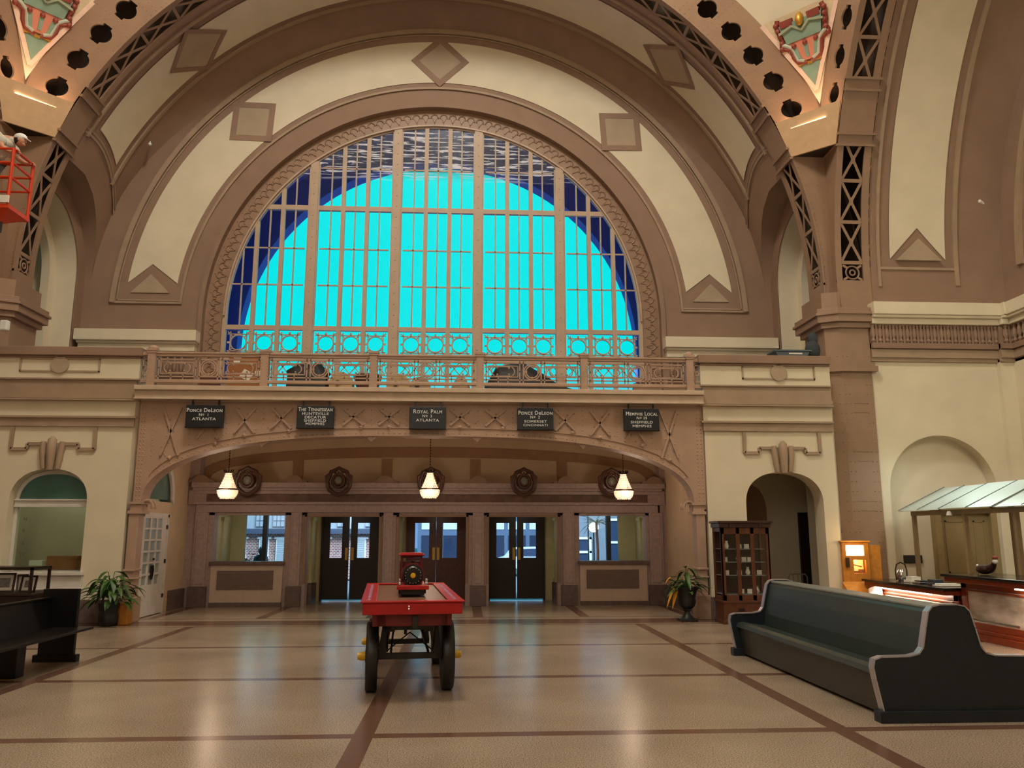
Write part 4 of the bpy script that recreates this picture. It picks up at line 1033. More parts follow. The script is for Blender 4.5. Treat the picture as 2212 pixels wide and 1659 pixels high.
for x, s in ((-5.74, 1), (-3.66, 1), (-1.56, 1), (.40, -1), (2.24, -1), (4.30, -1)):
    x0, x1 = sorted((x, x+s*.05)); pj.box(x0, x1, 19.75, 20.1, .55, 1.95); x0, x1 = sorted((x, x+s*.08)); pj.box(x0, x1, 19.68, 20.17, .48, .56); pj.box(x0, x1, 19.68, 20.17, 1.93, 2.0)
each('side_pilaster', pj, JAM, jm)
bj = MB()
for x, s in ((-5.74, 1), (-3.66, 1), (-1.56, 1), (.40, -1), (2.24, -1), (4.30, -1)): x0, x1 = sorted((x, x+s*.1)); bj.box(x0, x1, 19.6, 20.25, 0, .46)
each('side_plinth', bj, STONED, jm)
DFR = mat('dark_window_mullion', (38, 40, 44), .5)
def door_pair(n, x0, x1, wood, gap=.045, lb=''):
    m = (x0+x1)/2
    d = MB().box(x0-.02, x0+.03, YD-.06, YD+.1, 0, 2.12).box(x1-.03, x1+.02, YD-.06, YD+.1, 0, 2.12).box(x0, x1, YD-.06, YD+.1, 2.09, 2.13)
    r = build('door_%d' % n, d, wood); r['kind'] = 'structure'
    for a, b in ((x0+.03, m-gap/2), (m+gap/2, x1-.03)):
        w_ = b-a; inner = b if a < m-.1 else a
        gx = (a+.16, b-.17)
        lf = MB().plate([[(a, .04), (a, 2.07), (b, 2.07), (b, .04)], [(gx[0], 1.03), (gx[1], 1.03), (gx[1], 1.88), (gx[0], 1.88)]], YD-.03, YD+.02)
        for z0, z1 in ((.62, .86), (.15, .5)):
            lf.box(gx[0]-.03, gx[1]+.03, YD-.04, YD-.03, z0, z0+.02).box(gx[0]-.03, gx[1]+.03, YD-.04, YD-.03, z1-.02, z1)
        L = build('door_leaf', lf, wood, r)
        build('glass', MB().box(gx[0], gx[1], YD-.005, YD, 1.03, 1.88), GLASS, L)
        px_ = (b-.085) if inner == b else (a+.02)
        build('push_plate', MB().box(px_, px_+.065, YD-.036, YD-.03, .98, 1.28), BRASS, L)
    return r
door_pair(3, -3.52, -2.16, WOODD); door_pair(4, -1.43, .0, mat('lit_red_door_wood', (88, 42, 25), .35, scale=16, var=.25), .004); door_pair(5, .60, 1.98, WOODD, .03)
for n, (a, b_) in enumerate(((-5.4, -4.75), (2.86, 3.6))):
    w_ = MB(); m = a+.52 if n == 0 else a+.62
    m = [-4.92, 3.62][n]; w_.box(m-.055, m+.055, YD-.05, YD+.1, .1, 2.2).box(a-.05, b_+.3, YD-.03, YD+.05, .90, .95).box(a-.05, b_+.3, YD-.03, YD+.05, 2.06, 2.13)
    r = build('window_%d' % (n+2), w_, DFR); r['kind'] = 'structure'
    build('glass', MB().box(a-.02, b_+.3, YD+.03, YD+.035, .9, 2.1), GLASS, r)
jm2 = None
# ------------------------------------------------------------------ white french door and arched window in the left vestibule wall
xl = CX-5.52
fd = MB().box(xl, xl+.05, 16.42, 16.5, 0, 2.02).box(xl, xl+.05, 17.78, 17.86, 0, 2.02).box(xl, xl+.05, 16.42, 17.86, 1.96, 2.04)
d6 = build('door_6', fd, WHITEW); d6['kind'] = 'structure'
lf = MB(); gl_ = MB()
cols = [(16.62, 16.84), (16.92, 17.14), (17.2, 17.42)]; rows = [.62+.225*i for i in range(6)]
holes = [[(c0, z), (c1, z), (c1, z+.185), (c0, z+.185)] for c0, c1 in ((16.6, 16.85), (16.93, 17.18), (17.26, 17.5)) for z in rows]
lf.plate([[(16.5, .02), (16.5, 1.96), (17.78, 1.96), (17.78, .02)]]+holes, .005, .04, lambda y, d, z: (xl+d, y, z)); build('door_leaf', lf, WHITEW, d6)
build('pane', MB().box(xl+.01, xl+.015, 16.52, 17.7, .55, 1.93), mat('pale_curtained_glass', (150, 160, 156), .35), d6)
ir = MB().ball((xl+.07, 17.08, 1.12), .025, 8, 6)
for q in (-.07, -.03, .03, .07): ir.tube([(xl+.05, 17.08+q, 1.0), (xl+.06, 17.08+q*1.1, .9), (xl+.05, 17.08+q*.6, .72)], .009, 5)
ir.box(xl+.045, xl+.055, 17.06, 17.11, .74, .98); ir.box(xl+.04, xl+.06, 17.73, 17.8, 1.72, 1.8).box(xl+.04, xl+.06, 17.73, 17.8, 1.02, 1.1).box(xl+.04, xl+.06, 17.73, 17.8, .32, .4)
each('door_fitting', ir, BLACKM, d6)
GRN = mat('green_tinted_frosted_glass', (96, 124, 116), .25, var=.15, scale=3)
w4 = build('window_4', MB().plate([arch_poly(17.2, .90, 2.24, 2.35, 3.25, 24)+arch_poly(17.2, .78, 2.34, 2.36, 3.12, 24)[::-1]], -.02, .03, lambda y, d, z: (xl+.01+d, y, z)), WHITEW); w4['kind'] = 'structure'
build('glass', MB().plate([arch_poly(17.2, .80, 2.33, 2.36, 3.14, 24)], -.06, -.05, lambda y, d, z: (xl+d, y, z)), GRN, w4)
# ================================================================== arched office window in the left tower
xc = CX-7.08
def ow(y0, y1, mb, s=0):
    return mb
w5 = MB().plate([arch_poly(xc, .715, .935, 2.2, 2.83, 30, 2.35)+arch_poly(xc, .655, .98, 2.2, 2.76, 30, 2.35)[::-1]], F0+.22, F0+.3)
w5.box(xc-.7, xc+.7, F0+.16, F0+.3, 2.13, 2.17).box(xc-.7, xc+.7, F0+.18, F0+.3, 2.17, 2.25).box(xc-.7, xc+.7, F0+.15, F0+.3, 2.25, 2.28)
r = build('window_5', w5, WHITEW); r['kind'] = 'structure'
build('glass', MB().box(xc-.66, xc+.66, F0+.24, F0+.245, .97, 2.13), glass_mat('grey_green_office_glass', .05, (.80, .86, .80, 1)), r)
build('glass', MB().plate([arch_poly(xc, .66, 2.27, 2.28, 2.77, 30, 2.3)], F0+.25, F0+.255), mat('teal_fanlight_glass', (78, 118, 110), .3, var=.2, scale=2), r)
build('sill', MB().box(xc-.80, xc+.80, F0-.10, F0+.2, .86, .93).box(xc-.78, xc+.78, F0-.05, F0, .62, .86).box(xc-.8, xc+.8, F0-.07, F0, .60, .63), WHITEW, r, bevel=.008)
text('window_lettering', [('H', .1, 0, .85, False, 1), ('R', .1, 0, .63, False, 1), ('S', .1, 0, .40, False, 1), ('TE', .1, 0, .18, False, 1)], mat('faded_grey_lettering', (92, 98, 90), .7, var=0), r, lambda a, b, c: (xc-.5+a, F0+.235-c*.3, 1.05+b), .001)
point('office_light', (-8.0, 17.0, 3.6), 34, (.92, 1, .94), .3)
struct('wall_outside', MB().box(-10.2, -6.5, 17.7, 17.8, 0, 4.3).box(-10.3, -10.2, 16.0, 20.9, 0, 4.4), CREAM)
# ================================================================== CHANDELIERS
CRY = bpy.data.materials.new('lit_crystal'); CRY.use_nodes = True
_t = CRY.node_tree; _b = _t.nodes['Principled BSDF']; _b.inputs['Base Color'].default_value = (.9, .8, .7, 1); _b.inputs['Roughness'].default_value = .2
_b.inputs['Emission Color'].default_value = (1, .72, .46, 1)
_co = _t.nodes.new('ShaderNodeTexCoord'); _w = _t.nodes.new('ShaderNodeTexVoronoi'); _w.inputs['Scale'].default_value = 34; _t.links.new(_co.outputs['Object'], _w.inputs['Vector'])
_r = _t.nodes.new('ShaderNodeMapRange'); _r.inputs[1].default_value = .1; _r.inputs[2].default_value = .75; _r.inputs[3].default_value = 1.2; _r.inputs[4].default_value = .25; _t.links.new(_w.outputs['Distance'], _r.inputs[0]); _t.links.new(_r.outputs[0], _b.inputs['Emission Strength'])
def chandelier():
    r = thing('chandelier', (0, 0, 0), '', 'chandelier', 'crystal chandeliers in the vestibule')
    def B(n, mb, m, **k): return build(n, mb, m, r, world=False, **k)
    B('bulb_core', MB().lathe([(.01, .30), (.05, .25), (.07, .10), (.05, -.1), (.01, -.14)], (0, 0, 0), 12), EMC, smooth=True)
    # tapering curtain of bead strands, hanging from crown to ring
    st = MB()
    for i in range(28):
        a = 2*pi*i/28
        pts = [((.055+.135*(t**1.25))*cos(a), (.055+.135*(t**1.25))*sin(a), .34-.36*t) for t in [k/7 for k in range(8)]]
        for p in pts: st.ball(p, .0135, 5, 4)
        st.tube(pts, .006, 4)
    B('bead_curtain', st, CRY)
    bw = MB()
    for k in range(6):
        z = -.04-.03*k; rr = .205*sqrt(max(0.02, 1-((.04+.03*k-.03)/.215)**2)); n = max(6, int(rr*130))
        for i in range(n): a = 2*pi*i/n+k; bw.ball((rr*cos(a), rr*sin(a), z), .016, 5, 4)
    B('basket', bw, CRY)
    B('basket_liner', MB().lathe([(.18, -.03), (.175, -.07), (.13, -.15), (.05, -.20), (.01, -.205)], (0, 0, 0), 16), EMC, smooth=True)
    B('ring', MB().lathe([(.212, -.02), (.222, -.015), (.222, .005), (.212, .01)], (0, 0, 0), 28), DKB, smooth=True)
    cr_m = MB().lathe([(.075, .335), (.085, .34), (.085, .36), (.075, .365)], (0, 0, 0), 20)
    for i in range(10):
        a = 2*pi*i/10; cr_m.tube([(.08*cos(a), .08*sin(a), .36), (.10*cos(a), .10*sin(a), .39), (.105*cos(a), .105*sin(a), .42)], .01, 5, rs=[.01, .012, .003])
    B('crown', cr_m, DKB, smooth=True)
    c = MB()
    z = .38
    k = 0
    while z < 1.56:
        c.ball((0, 0, z+.016), (.004 if k % 2 else .011, .011 if k % 2 else .004, .02), 6, 4); z += .03; k += 1
    c.cyl((0, 0, .3), (0, 0, 1.57), .003, 5); c.lathe([(.06, 1.54), (.05, 1.56), (.03, 1.575)], (0, 0, 0), 12)
    B('chain', c, DKB)
    return r
EMC = mat('glowing_lamp_glass', (255, 214, 160), .5, emit=1.3, var=0); DKB = mat('dark_bronze', (40, 26, 18), .4, metal=.6)
ch0 = chandelier()
for i, (x, z, lb) in enumerate(((-5.01, 2.55, 'left crystal basket chandelier, hanging before the left window bay'), (-.76, 2.57, 'middle crystal basket chandelier, hanging before the centre doors'), (3.43, 2.555, 'right crystal basket chandelier, hanging before the right window bay'))):
    o = ch0 if i == 0 else copy_tree(ch0)
    o.location = (x, 17.5, z); o['label'] = lb
    point('chandelier_light', (x, 17.15, z-.05), 11, (1, .76, .58), .16); point('chandelier_light', (x, 17.9, z+.1), 7, (1, .76, .58), .16)
# ================================================================== RED BAGGAGE CART
A = radians(5.5)
cart = thing('baggage_cart', (-.655, 9.9, 0), 'red railway baggage cart with black spoked wheels in the middle of the hall', 'cart', rz=A)
def cb_(n, mb, m, parent=None, **k): return build(n, mb, m, parent or cart, world=False, **k)
# local: x across, y along (near end at -1.48), z up
cb_('deck', MB().box(-.44, .44, -1.42, 1.42, .93, .95), REDT)
fr = MB().box(-.5, .5, -1.48, -1.42, .84, .955).box(-.5, .5, 1.42, 1.48, .84, .955).box(-.5, -.44, -1.42, 1.42, .84, .955).box(.44, .5, -1.42, 1.42, .84, .955)
cb_('frame', fr, RED, bevel=.008)
cb_('top_edge', MB().box(-.52, .52, -1.50, -1.40, .955, .975).box(-.52, .52, 1.40, 1.50, .955, .975).box(-.52, -.36, -1.42, 1.42, .955, .97).box(.36, .52, -1.42, 1.42, .955, .97), RED, bevel=.006)
tl = MB()
for s in (-1, 1):
    for i in range(13): tl.ball((s*.44, -1.2+i*.2, .97), (.022, .04, .006), 6, 4)
each('pale_stud', tl, mat('lilac_worn_paint', (150, 130, 176), .5), cart, False)
cb_('under_beam', MB().box(-.40, .40, -1.40, -1.28, .72, .84).box(-.40, .40, 1.2, 1.32, .72, .84).box(-.36, -.26, -1.4, 1.32, .72, .84).box(.26, .36, -1.4, 1.32, .72, .84), REDD, bevel=.006)
cb_('bolt', MB().ball((-.04, -1.485, .92), .012, 6, 4).ball((-.04, -1.485, .895), .014, 6, 4), CHROME)
cb_('tongue_bracket', MB().box(.0, .05, -1.45, -1.36, .70, .82), BLACKM)
def gear(y, half, r, zt):
    ax = MB().box(-half, half, y-.03, y+.03, r-.03, r+.03)
    ax.box(-.30, .30, y-.04, y+.04, .62, .72)
    for s in (-1, 1):
        ax.bar((s*(half-.10), y, .72), (s*(half-.04), y, r), .09, .08, (0, 1, 0)); ax.bar((s*.18, y, .70), (s*(half-.15), y, .60), .05, .05, (0, 1, 0))
    return ax
u = gear(-.80, .34, .35, .7); u.cyl((-.30, -.80, .36), (0, -.7, .58), .008, 6).cyl((.30, -.80, .36), (0, -.7, .58), .008, 6)
cb_('rear_axle', u, BLACKM)
u = gear(.95, .3, .28, .7); u.box(-.28, .28, .3, .38, .54, .60).box(-.09, .07, .25, .45, .50, .66).bar((-.28, .34, .62), (-.12, .34, .70), .05).bar((.28, .34, .54), (.1, .34, .68), .05).cyl((.16, .3, .70), (.16, .3, .5), .012, 6).cyl((-.02, .3, .52), (-.02, .3, .44), .02, 6)
u.box(-.03, .03, .34, .95, .52, .56); cb_('front_axle', u, BLACKM)
rc = MB()
for s in (-1, 1): rc.bar((s*.2, -.75, .38), (s*.14, .9, .6), .022).cyl((s*.24, -1.2, .72), (s*.24, -.8, .4), .01, 6)
cb_('reach_rod', rc, BLACKM)
def wheel(R_, sp=12):
    mb = MB()
    mb.lathe([(R_-.05, -.06), (R_-.01, -.06), (R_, -.045), (R_, .045), (R_-.01, .06), (R_-.05, .06), (R_-.05, -.06)], (0, 0, 0), 36, 'x')
    for i in range(sp): a = 2*pi*i/sp; mb.bar((0, .05*cos(a), .05*sin(a)), (0, (R_-.04)*cos(a), (R_-.04)*sin(a)), .035, .04, (1, 0, 0))
    mb.cyl((-.07, 0, 0), (.07, 0, 0), .065, 14); return mb
wm = None
for y, R_ in ((-.80, .355), (.95, .285)):
    for s in (-1, 1):
        o = cb_('wheel', wheel(R_), BLACKM, smooth=True); o.location = (s*.40, y, R_)
        h = MB().cyl((s*.05, 0, 0), (s*.13, 0, 0), .045, 14).cyl((s*.13, 0, 0), (s*.15, 0, 0), .036, 14); build('hub_cap', h, YELL, o, world=False, smooth=True)
# toy locomotive standing on it
lo = thing('toy_locomotive', (-.60, 9.55, .972), 'red and black model steam locomotive with a yellow centre dot, standing on the red cart', 'model train', rz=A)
def lb(n, mb, m, parent=None, **k): return build(n, mb, m, parent or lo, world=False, **k)
lb('undercarriage', MB().box(-.13, .13, -.34, .6, 0, .085), BLACK, bevel=.006)
lb('buffer_beam', MB().box(-.175, .175, -.40, -.34, .06, .105).box(-.15, .15, -.34, .6, .085, .11), RED, bevel=.006)
lb('boiler', MB().cyl((0, -.34, .21), (0, .25, .21), .112, 28).box(-.09, .09, -.33, .25, .1, .2), BLACK, smooth=True)
rg = MB().arc(.112, .128, -.3, -.24, -20, 200, 28, TX, (0, .215)).box(-.135, .135, .24, .5, .11, .34); lb('boiler_band', rg, REDD)
lb('smokebox_door', MB().lathe([(.001, -.362), (.085, -.36), (.10, -.345), (.10, -.335)], (0, 0, .21), 28, 'y'), BLACK, smooth=True)
rv = MB()
for i in range(16): a = 2*pi*i/16; rv.ball((.086*cos(a), -.362, .21+.086*sin(a)), .0042, 6, 4)
lb('rivet_ring', rv, WHITE); lb('number_disc', MB().lathe([(.001, -.372), (.026, -.37), (.03, -.36)], (0, 0, .21), 20, 'y'), YELL, smooth=True)
cbn = MB().box(-.125, -.10, .2, .24, .1, .40).box(.10, .125, .2, .24, .1, .40).box(-.015, .015, .2, .24, .3, .40).box(-.125, .125, .2, .24, .385, .41).box(-.125, -.11, .24, .52, .1, .40).box(.11, .125, .24, .52, .1, .40)
lb('cab', cbn, REDD, bevel=.003); lb('cab_roof', MB().box(-.15, .15, .14, .58, .41, .428).box(-.13, .13, .16, .56, .428, .44), RED, bevel=.006)
lb('chimney', MB().lathe([(.02, .3), (.02, .34), (.03, .36)], (0, -.2, 0), 12), BLACK, smooth=True)
ln = MB()
for s in (-1, 1): ln.lathe([(.018, .11), (.02, .13), (.014, .145), (.02, .16), (.016, .175), (.006, .18)], (s*.145, -.36, 0), 10)
each('lantern', ln, CHROME, lo, False, smooth=True)
wh = MB()
for s in (-1, 1):
    for y in (-.2, 0, .2, .42): wh.lathe([(.001, -.01), (.05, -.01), (.05, .01), (.001, .01)], (s*.14, y, .055), 16, 'x')
each('wheel', wh, BLACKM, lo, False)
# ================================================================== BLUE-GREEN DOUBLE BENCH at right
def bench_profile():
    # half profile across (x from centre) of the end panel
    P = [(.70, .0), (.70, .05), (.66, .05), (.72, .36), (.735, .47), (.72, .53), (.66, .55), (.40, .555), (.31, .575), (.265, .63), (.225, .80), (.19, .94), (.15, .985), (.08, 1.0)]
    return P
bench = thing('station_bench', (4.38, 9.33, 0), 'long blue-green double-sided station bench with pale metal edging, at right', 'bench')
hp = bench_profile(); full = hp+[(-x, z) for x, z in hp[::-1]]
def bb_(n, mb, m, parent=None, **k): return build(n, mb, m, parent or bench, world=False, **k)
for y in (-2.0, 1.96):
    e_ = bb_('end_panel', MB().plate([full], y, y+.07), NAVY, bevel=.006)
    tr = MB()
    path = full[2:-2]
    for a, b in zip(path[:-1], path[1:]):
        v = Vector((b[0]-a[0], 0, b[1]-a[1])).normalized(); n_ = Vector((v.z, 0, -v.x))*.006
        tr.bar(Vector((a[0], y+.035, a[1]))+n_-v*.004, Vector((b[0], y+.035, b[1]))+n_+v*.004, .085, .012, (n_.x, 0, n_.z))
    build('metal_edging', tr, ALU, e_, world=False)
    build('foot_block', MB().box(-.72, .72, y-.03, y+.1, 0, .10), NAVY, e_, world=False, bevel=.006)
for s in (-1, 1):
    st = []
    prof = [(s*.66, .385), (s*.64, .43), (s*.58, .45), (s*.45, .425), (s*.32, .405), (s*.26, .40), (s*.26, .37), (s*.64, .37)]
    bb_('seat', MB().plate([prof], -1.94, 1.97), GREEN, bevel=.004)
    bk = [(s*.26, .40), (s*.255, .46), (s*.245, .55), (s*.20, .78), (s*.165, .93), (s*.13, .965), (s*.10, .965), (s*.10, .40)]
    bb_('backrest', MB().plate([bk], -1.94, 1.97), GREEN, bevel=.004)
    bb_('kick_board', MB().plate([[(s*.62, .37), (s*.57, .03), (s*.54, .03), (s*.58, .37)]], -1.94, 1.97), mat('dark_olive_board_paint', (54, 54, 48), .4) if s < 0 else bpy.data.materials['dark_olive_board_paint'], bevel=.003)
bb_('top_rail', MB().box(-.14, .14, -1.94, 1.97, .955, .985), mat('worn_grey_rail_paint', (120, 124, 120), .4), bevel=.012)
# ================================================================== DARK BENCHES AND PICTURE CASE at left
def dark_bench(loc, rz, label):
    r = thing('pew_bench', loc, label, 'bench', 'black wooden benches at left', rz)
    def q(n, mb, **k): return build(n, mb, PEW, r, world=False, **k)
    # local: y along, near end -L/2 ; x across: back at 0, seat toward -x
    q('end_panel', MB().box(-.03, .42, 1.05, 1.12, 0, .92), bevel=.006)
    q('end_panel', MB().box(-.03, .42, -2.3, -2.23, 0, .92), bevel=.006)
    q('foot_block', MB().box(-.08, .47, 1.03, 1.14, 0, .09), bevel=.006)
    q('foot_block', MB().box(-.08, .47, -2.32, -2.2, 0, .09), bevel=.006)
    q('backrest', MB().plate([[(.12, .42), (.04, .80), (.07, .80), (.16, .42)]], -2.23, 1.05), bevel=.004)
    q('backrest_cap', MB().box(.02, .09, -2.23, 1.05, .79, .82), bevel=.008)
    q('seat', MB().box(.1, .62, -2.23, 1.14, .40, .435), bevel=.012)
    q('leg_block', MB().box(.12, .36, -.2, .0, 0, .40), bevel=.01)
    return r
dark_bench((-5.48, 10.2, 0), 0, 'black wooden bench with tall end panel, nearest at left')
pc = thing('picture_case', (-7.6, 13.9, 0), 'low dark cabinet with framed photographs behind glass at far left', 'display case')
def pc_(n, mb, m, **k): return build(n, mb, m, pc, world=False, **k)
pc_('body', MB().box(-.9, .72, -.3, .3, 0, .66), WOODD, bevel=.01); pc_('ledge', MB().box(-.95, .78, -.34, .34, .66, .70), WOODD, bevel=.01)
pc_('glass_frame', MB().box(-.9, .74, -.3, -.26, 1.06, 1.1).box(-.9, .74, .26, .3, 1.06, 1.1).box(.70, .74, -.3, -.26, .7, 1.1).box(.70, .74, .26, .3, .7, 1.1).box(.70, .74, -.3, .3, 1.06, 1.1).box(-.9, .74, -.3, .3, 1.095, 1.105), mat('dark_walnut', (36, 20, 14), .35))
pc_('glass', MB().box(-.88, .70, -.285, -.28, .7, 1.06), GLASS)
def photo(x, y, w, h, rz, lb):
    r = thing('framed_photograph', (x, y, .701), lb, 'picture', 'framed photographs in the case', rz)
    tilt = Matrix.Rotation(radians(-12), 4, 'X')
    for n, mb, m in (('frame', MB().plate([[(-w/2, 0), (-w/2, h), (w/2, h), (w/2, 0)], [(-w/2+.03, .03), (w/2-.03, .03), (w/2-.03, h-.03), (-w/2+.03, h-.03)]], -.01, .01), bpy.data.materials['dark_walnut']),
                     ('mount', MB().box(-w/2+.02, w/2-.02, .0, .004, .02, h-.02), PAPER), ('print', MB().box(-w/2+.07, w/2-.07, -.004, 0, .08, h-.08), mat('grey_photo_print_%d' % int(x*-100), (120, 118, 112), .5, var=.5, scale=30))):
        mb.v = [tuple(tilt @ Vector(v)) for v in mb.v]; build(n, mb, m, r, world=False)
photo(-7.42, 13.8, .36, .31, .15, 'framed grey photograph in the case, left one')
photo(-7.02, 13.8, .26, .27, -.1, 'small framed grey photograph in the case, right one')
photo(-7.18, 13.95, .16, .28, .5, 'narrow framed photograph angled between the other two')
# ================================================================== PLANTS
def leaf(mb, base, dirv, L, w, droop, n=7):
    base = Vector(base); d = Vector(dirv).normalized(); side = d.cross(Vector((0, 0, 1))).normalized(); pts = []
    for i in range(n+1):
        t = i/n; c = base+d*L*t+Vector((0, 0, -droop*t*t)); ww = w*sin(pi*min(1, t*.93+.07))**.8*(1-.35*t)
        pts += [c-side*ww+Vector((0, 0, ww*.35)), c, c+side*ww+Vector((0, 0, ww*.35))]
    mb.add(pts, [(3*i+j, 3*i+j+1, 3*i+j+4, 3*i+j+3) for i in range(n) for j in (0, 1)])
def foliage(n, seed, h0, h1, sp, L, w):
    rnd = random.Random(seed); lf = MB(); st = MB()
    for i in range(n):
        a = rnd.uniform(0, 2*pi); r_ = rnd.uniform(.1, 1)*sp; z = rnd.uniform(h0, h1)*(1.05-.35*r_/sp)
        tip = Vector((r_*cos(a), r_*sin(a), z)); st.tube([(0, 0, h0-.05), tuple(tip*.5+Vector((0, 0, h0*.5+.06))), tuple(tip)], .006, 4)
        leaf(lf, tip, (cos(a), sin(a), rnd.uniform(-.2, .5)), L*rnd.uniform(.7, 1.2), w*rnd.uniform(.7, 1.1), rnd.uniform(.08, .26))
    return lf, st
pl = thing('potted_plant', (-6.39, 15.45, 0), 'leafy green plant in a black pot beside the left column', 'plant')
build('pot', MB().lathe([(.15, 0), (.165, .02), (.17, .18), (.15, .24), (.17, .34), (.175, .40), (.15, .40), (.14, .36)], (0, 0, 0), 24), BLACKM, pl, world=False, smooth=True)
lf, st = foliage(80, 3, .52, 1.0, .36, .26, .065)
build('leaves', lf, LEAF, pl, world=False, smooth=True); build('stems', st, LEAF, pl, world=False)
tag(build('wooden_stand', MB().box(-6.27, -6.10, 15.55, 15.8, 0, .36).box(-6.29, -6.08, 15.53, 15.82, .36, .39), WOODY, bevel=.01), 'small honey wood block standing behind the black plant pot', 'block')
ur = thing('urn_planter', (4.24, 15.7, 0), 'black pedestal urn with a green and yellow plant beside the right column', 'plant')
build('urn', MB().lathe([(.15, 0), (.15, .035), (.13, .05), (.09, .09), (.055, .14), (.05, .17), (.09, .20), (.08, .22), (.13, .25), (.165, .31), (.17, .38), (.165, .42), (.175, .48), (.20, .56), (.25, .61), (.26, .625), (.22, .625), (.16, .52)], (0, 0, 0), 28), BLACKM, ur, world=False, smooth=True)
build('urn_foot', MB().box(-.16, .16, -.16, .16, 0, .03), BLACKM, ur, world=False, bevel=.004)
lf, st = foliage(42, 11, .66, .98, .26, .30, .05)
build('leaves', lf, LEAF, ur, world=False, smooth=True); build('stems', st, LEAF, ur, world=False)
ly = MB(); leaf(ly, (-.22, -.05, .62), (-1, -.2, -1.1), .30, .06, .18); leaf(ly, (-.30, -.05, .80), (-1, -.1, -.3), .14, .05, .1); leaf(ly, (-.2, -.1, .58), (-.8, -.4, -1.4), .26, .055, .14)
build('yellow_leaf', ly, LEAFY, ur, world=False, smooth=True)
# ================================================================== GLASS-FRONTED CABINET
cab = thing('display_cabinet', (5.20, 15.28, 0), 'tall cherry wood display cabinet with glass panes beside the arched passage', 'cabinet')
def cq(n, mb, m, parent=None, **k): return build(n, mb, m, parent or cab, world=False, **k)
w2, dp = .46, .25
cq('base', MB().box(-w2, w2, -dp, dp, .06, .40).box(-w2-.02, w2+.02, -dp-.02, dp, .38, .42).box(-w2-.02, w2+.02, -dp-.02, dp, 0, .07), WOODC, bevel=.006)
cq('back_panel', MB().box(-w2, w2, dp-.02, dp, .4, 1.76), mat('dark_cabinet_back', (58, 34, 24), .5))
fr = MB()
for x in (-w2, -.17, .17-.07+.0, w2-.07): fr.box(x, x+.07, -dp, -dp+.03, .42, 1.74)
fr.box(-w2, w2, -dp, -dp+.03, .42, .52).box(-w2, w2, -dp, -dp+.03, 1.62, 1.74)
for s in (-1, 1):
    for y in (-dp, dp-.05): x0, x1 = sorted((s*w2, s*(w2-.03))); fr.box(x0, x1, y, y+.05, .42, 1.74)
    x0, x1 = sorted((s*w2, s*(w2-.03))); fr.box(x0, x1, -dp, dp, .42, .5).box(x0, x1, -dp, dp, 1.66, 1.74)
cq('frame', fr, WOODC, bevel=.004)
cq('cornice', MB().box(-w2-.06, w2+.06, -dp-.06, dp, 1.82, 1.86).box(-w2-.03, w2+.03, -dp-.03, dp, 1.74, 1.82).box(-.3, -.26, -dp-.05, -dp, 1.74, 1.82).box(.26, .3, -dp-.05, -dp, 1.74, 1.82), mat('dark_cornice_wood', (58, 32, 20), .4), bevel=.006)
cq('glass', MB().box(-w2+.05, w2-.05, -dp+.012, -dp+.016, .5, 1.64), GLASS)
sh = MB()
for z in (.52, .86, 1.10, 1.34): sh.box(-w2+.03, w2-.03, -dp+.05, dp-.02, z, z+.012)
cq('shelf', sh, mat('pale_shelf_glass', (120, 128, 124), .2))
each('drawer_pull', MB().box(-.18, -.08, -dp-.03, -dp, .24, .28).box(.28, .38, -dp-.03, -dp, .24, .28), BLACK, cab, False)
kn = 0
rnd = random.Random(5)
for z, xs in ((.535, (-.05, .10, .24)), (.875, (-.32, -.08, .08, .3)), (1.115, (-.34, -.10, .02, .13)), (1.355, (-.3, -.06, .08))):
    for x in xs:
        zone = {.535: 'bottom', .875: 'second', 1.115: 'third', 1.355: 'top'}[z]; k = kn % 3; kn += 1
        if k == 2: m = MB().lathe([(.03, 0), (.045, .04), (.03, .09), (.02, .12), (.03, .14)], (0, 0, 0), 12)
        else: m = MB().box(-.045, .045, -.005, .005, 0, .08).box(-.04, .04, .005, .04, 0, .012)
        o = build('souvenir_vase' if k == 2 else 'souvenir_card', MB().add([(v[0]+5.20+x, v[1]+15.2, v[2]+z) for v in m.v], m.f), (CHROME if k == 2 and kn % 2 else PAPER), smooth=(k == 2))
        tag(o, ('small %s on the %s shelf of the cherry cabinet' % ('vase' if k == 2 else 'white card', zone)), 'vase' if k == 2 else 'card', 'things in the cherry cabinet, %s shelf' % zone)
# ================================================================== LIT WOODEN BOOTH
kb = thing('wooden_booth', (7.85, 15.9, 0), 'honey wood booth with a lit white sign and a lit shelf, before the right column', 'booth')
def kq(n, mb, m, parent=None, **k): return build(n, mb, m, parent or kb, world=False, **k)
f_ = MB().plate([[(-.42, .62), (-.42, 1.46), (.12, 1.46), (.12, .62)], [(-.34, 1.20), (.03, 1.20), (.03, 1.40), (-.34, 1.40)], [(-.20, .86), (.05, .86), (.05, 1.12), (-.20, 1.12)]], -.02, .02)
kq('front_panel', f_, WOODY, bevel=.004)
kq('case', MB().box(-.42, -.40, .02, .45, 0, 1.46).box(.10, .12, .02, .45, 0, 1.46).box(-.42, .12, .43, .45, 0, 1.46).box(-.45, .15, -.05, .47, 1.46, 1.49).box(.12, .42, .1, .45, 0, 1.40), WOODY)
kq('lower_cabinet', MB().box(-.46, .16, -.28, .45, 0, .46).box(-.50, .20, -.34, .45, .46, .50).plate([[(-.34, .50), (-.34, .54), (-.04, .66), (-.04, .50)]], 0, 0), WOODY, bevel=.006)
kq('sloped_desk', MB().add([(-.46, -.30, .50), (.16, -.30, .50), (.16, -.02, .70), (-.46, -.02, .70), (-.46, -.02, .50), (.16, -.02, .50)], [(0, 1, 2, 3), (0, 3, 4), (1, 5, 2), (3, 2, 5, 4), (0, 4, 5, 1)]), WOODY)
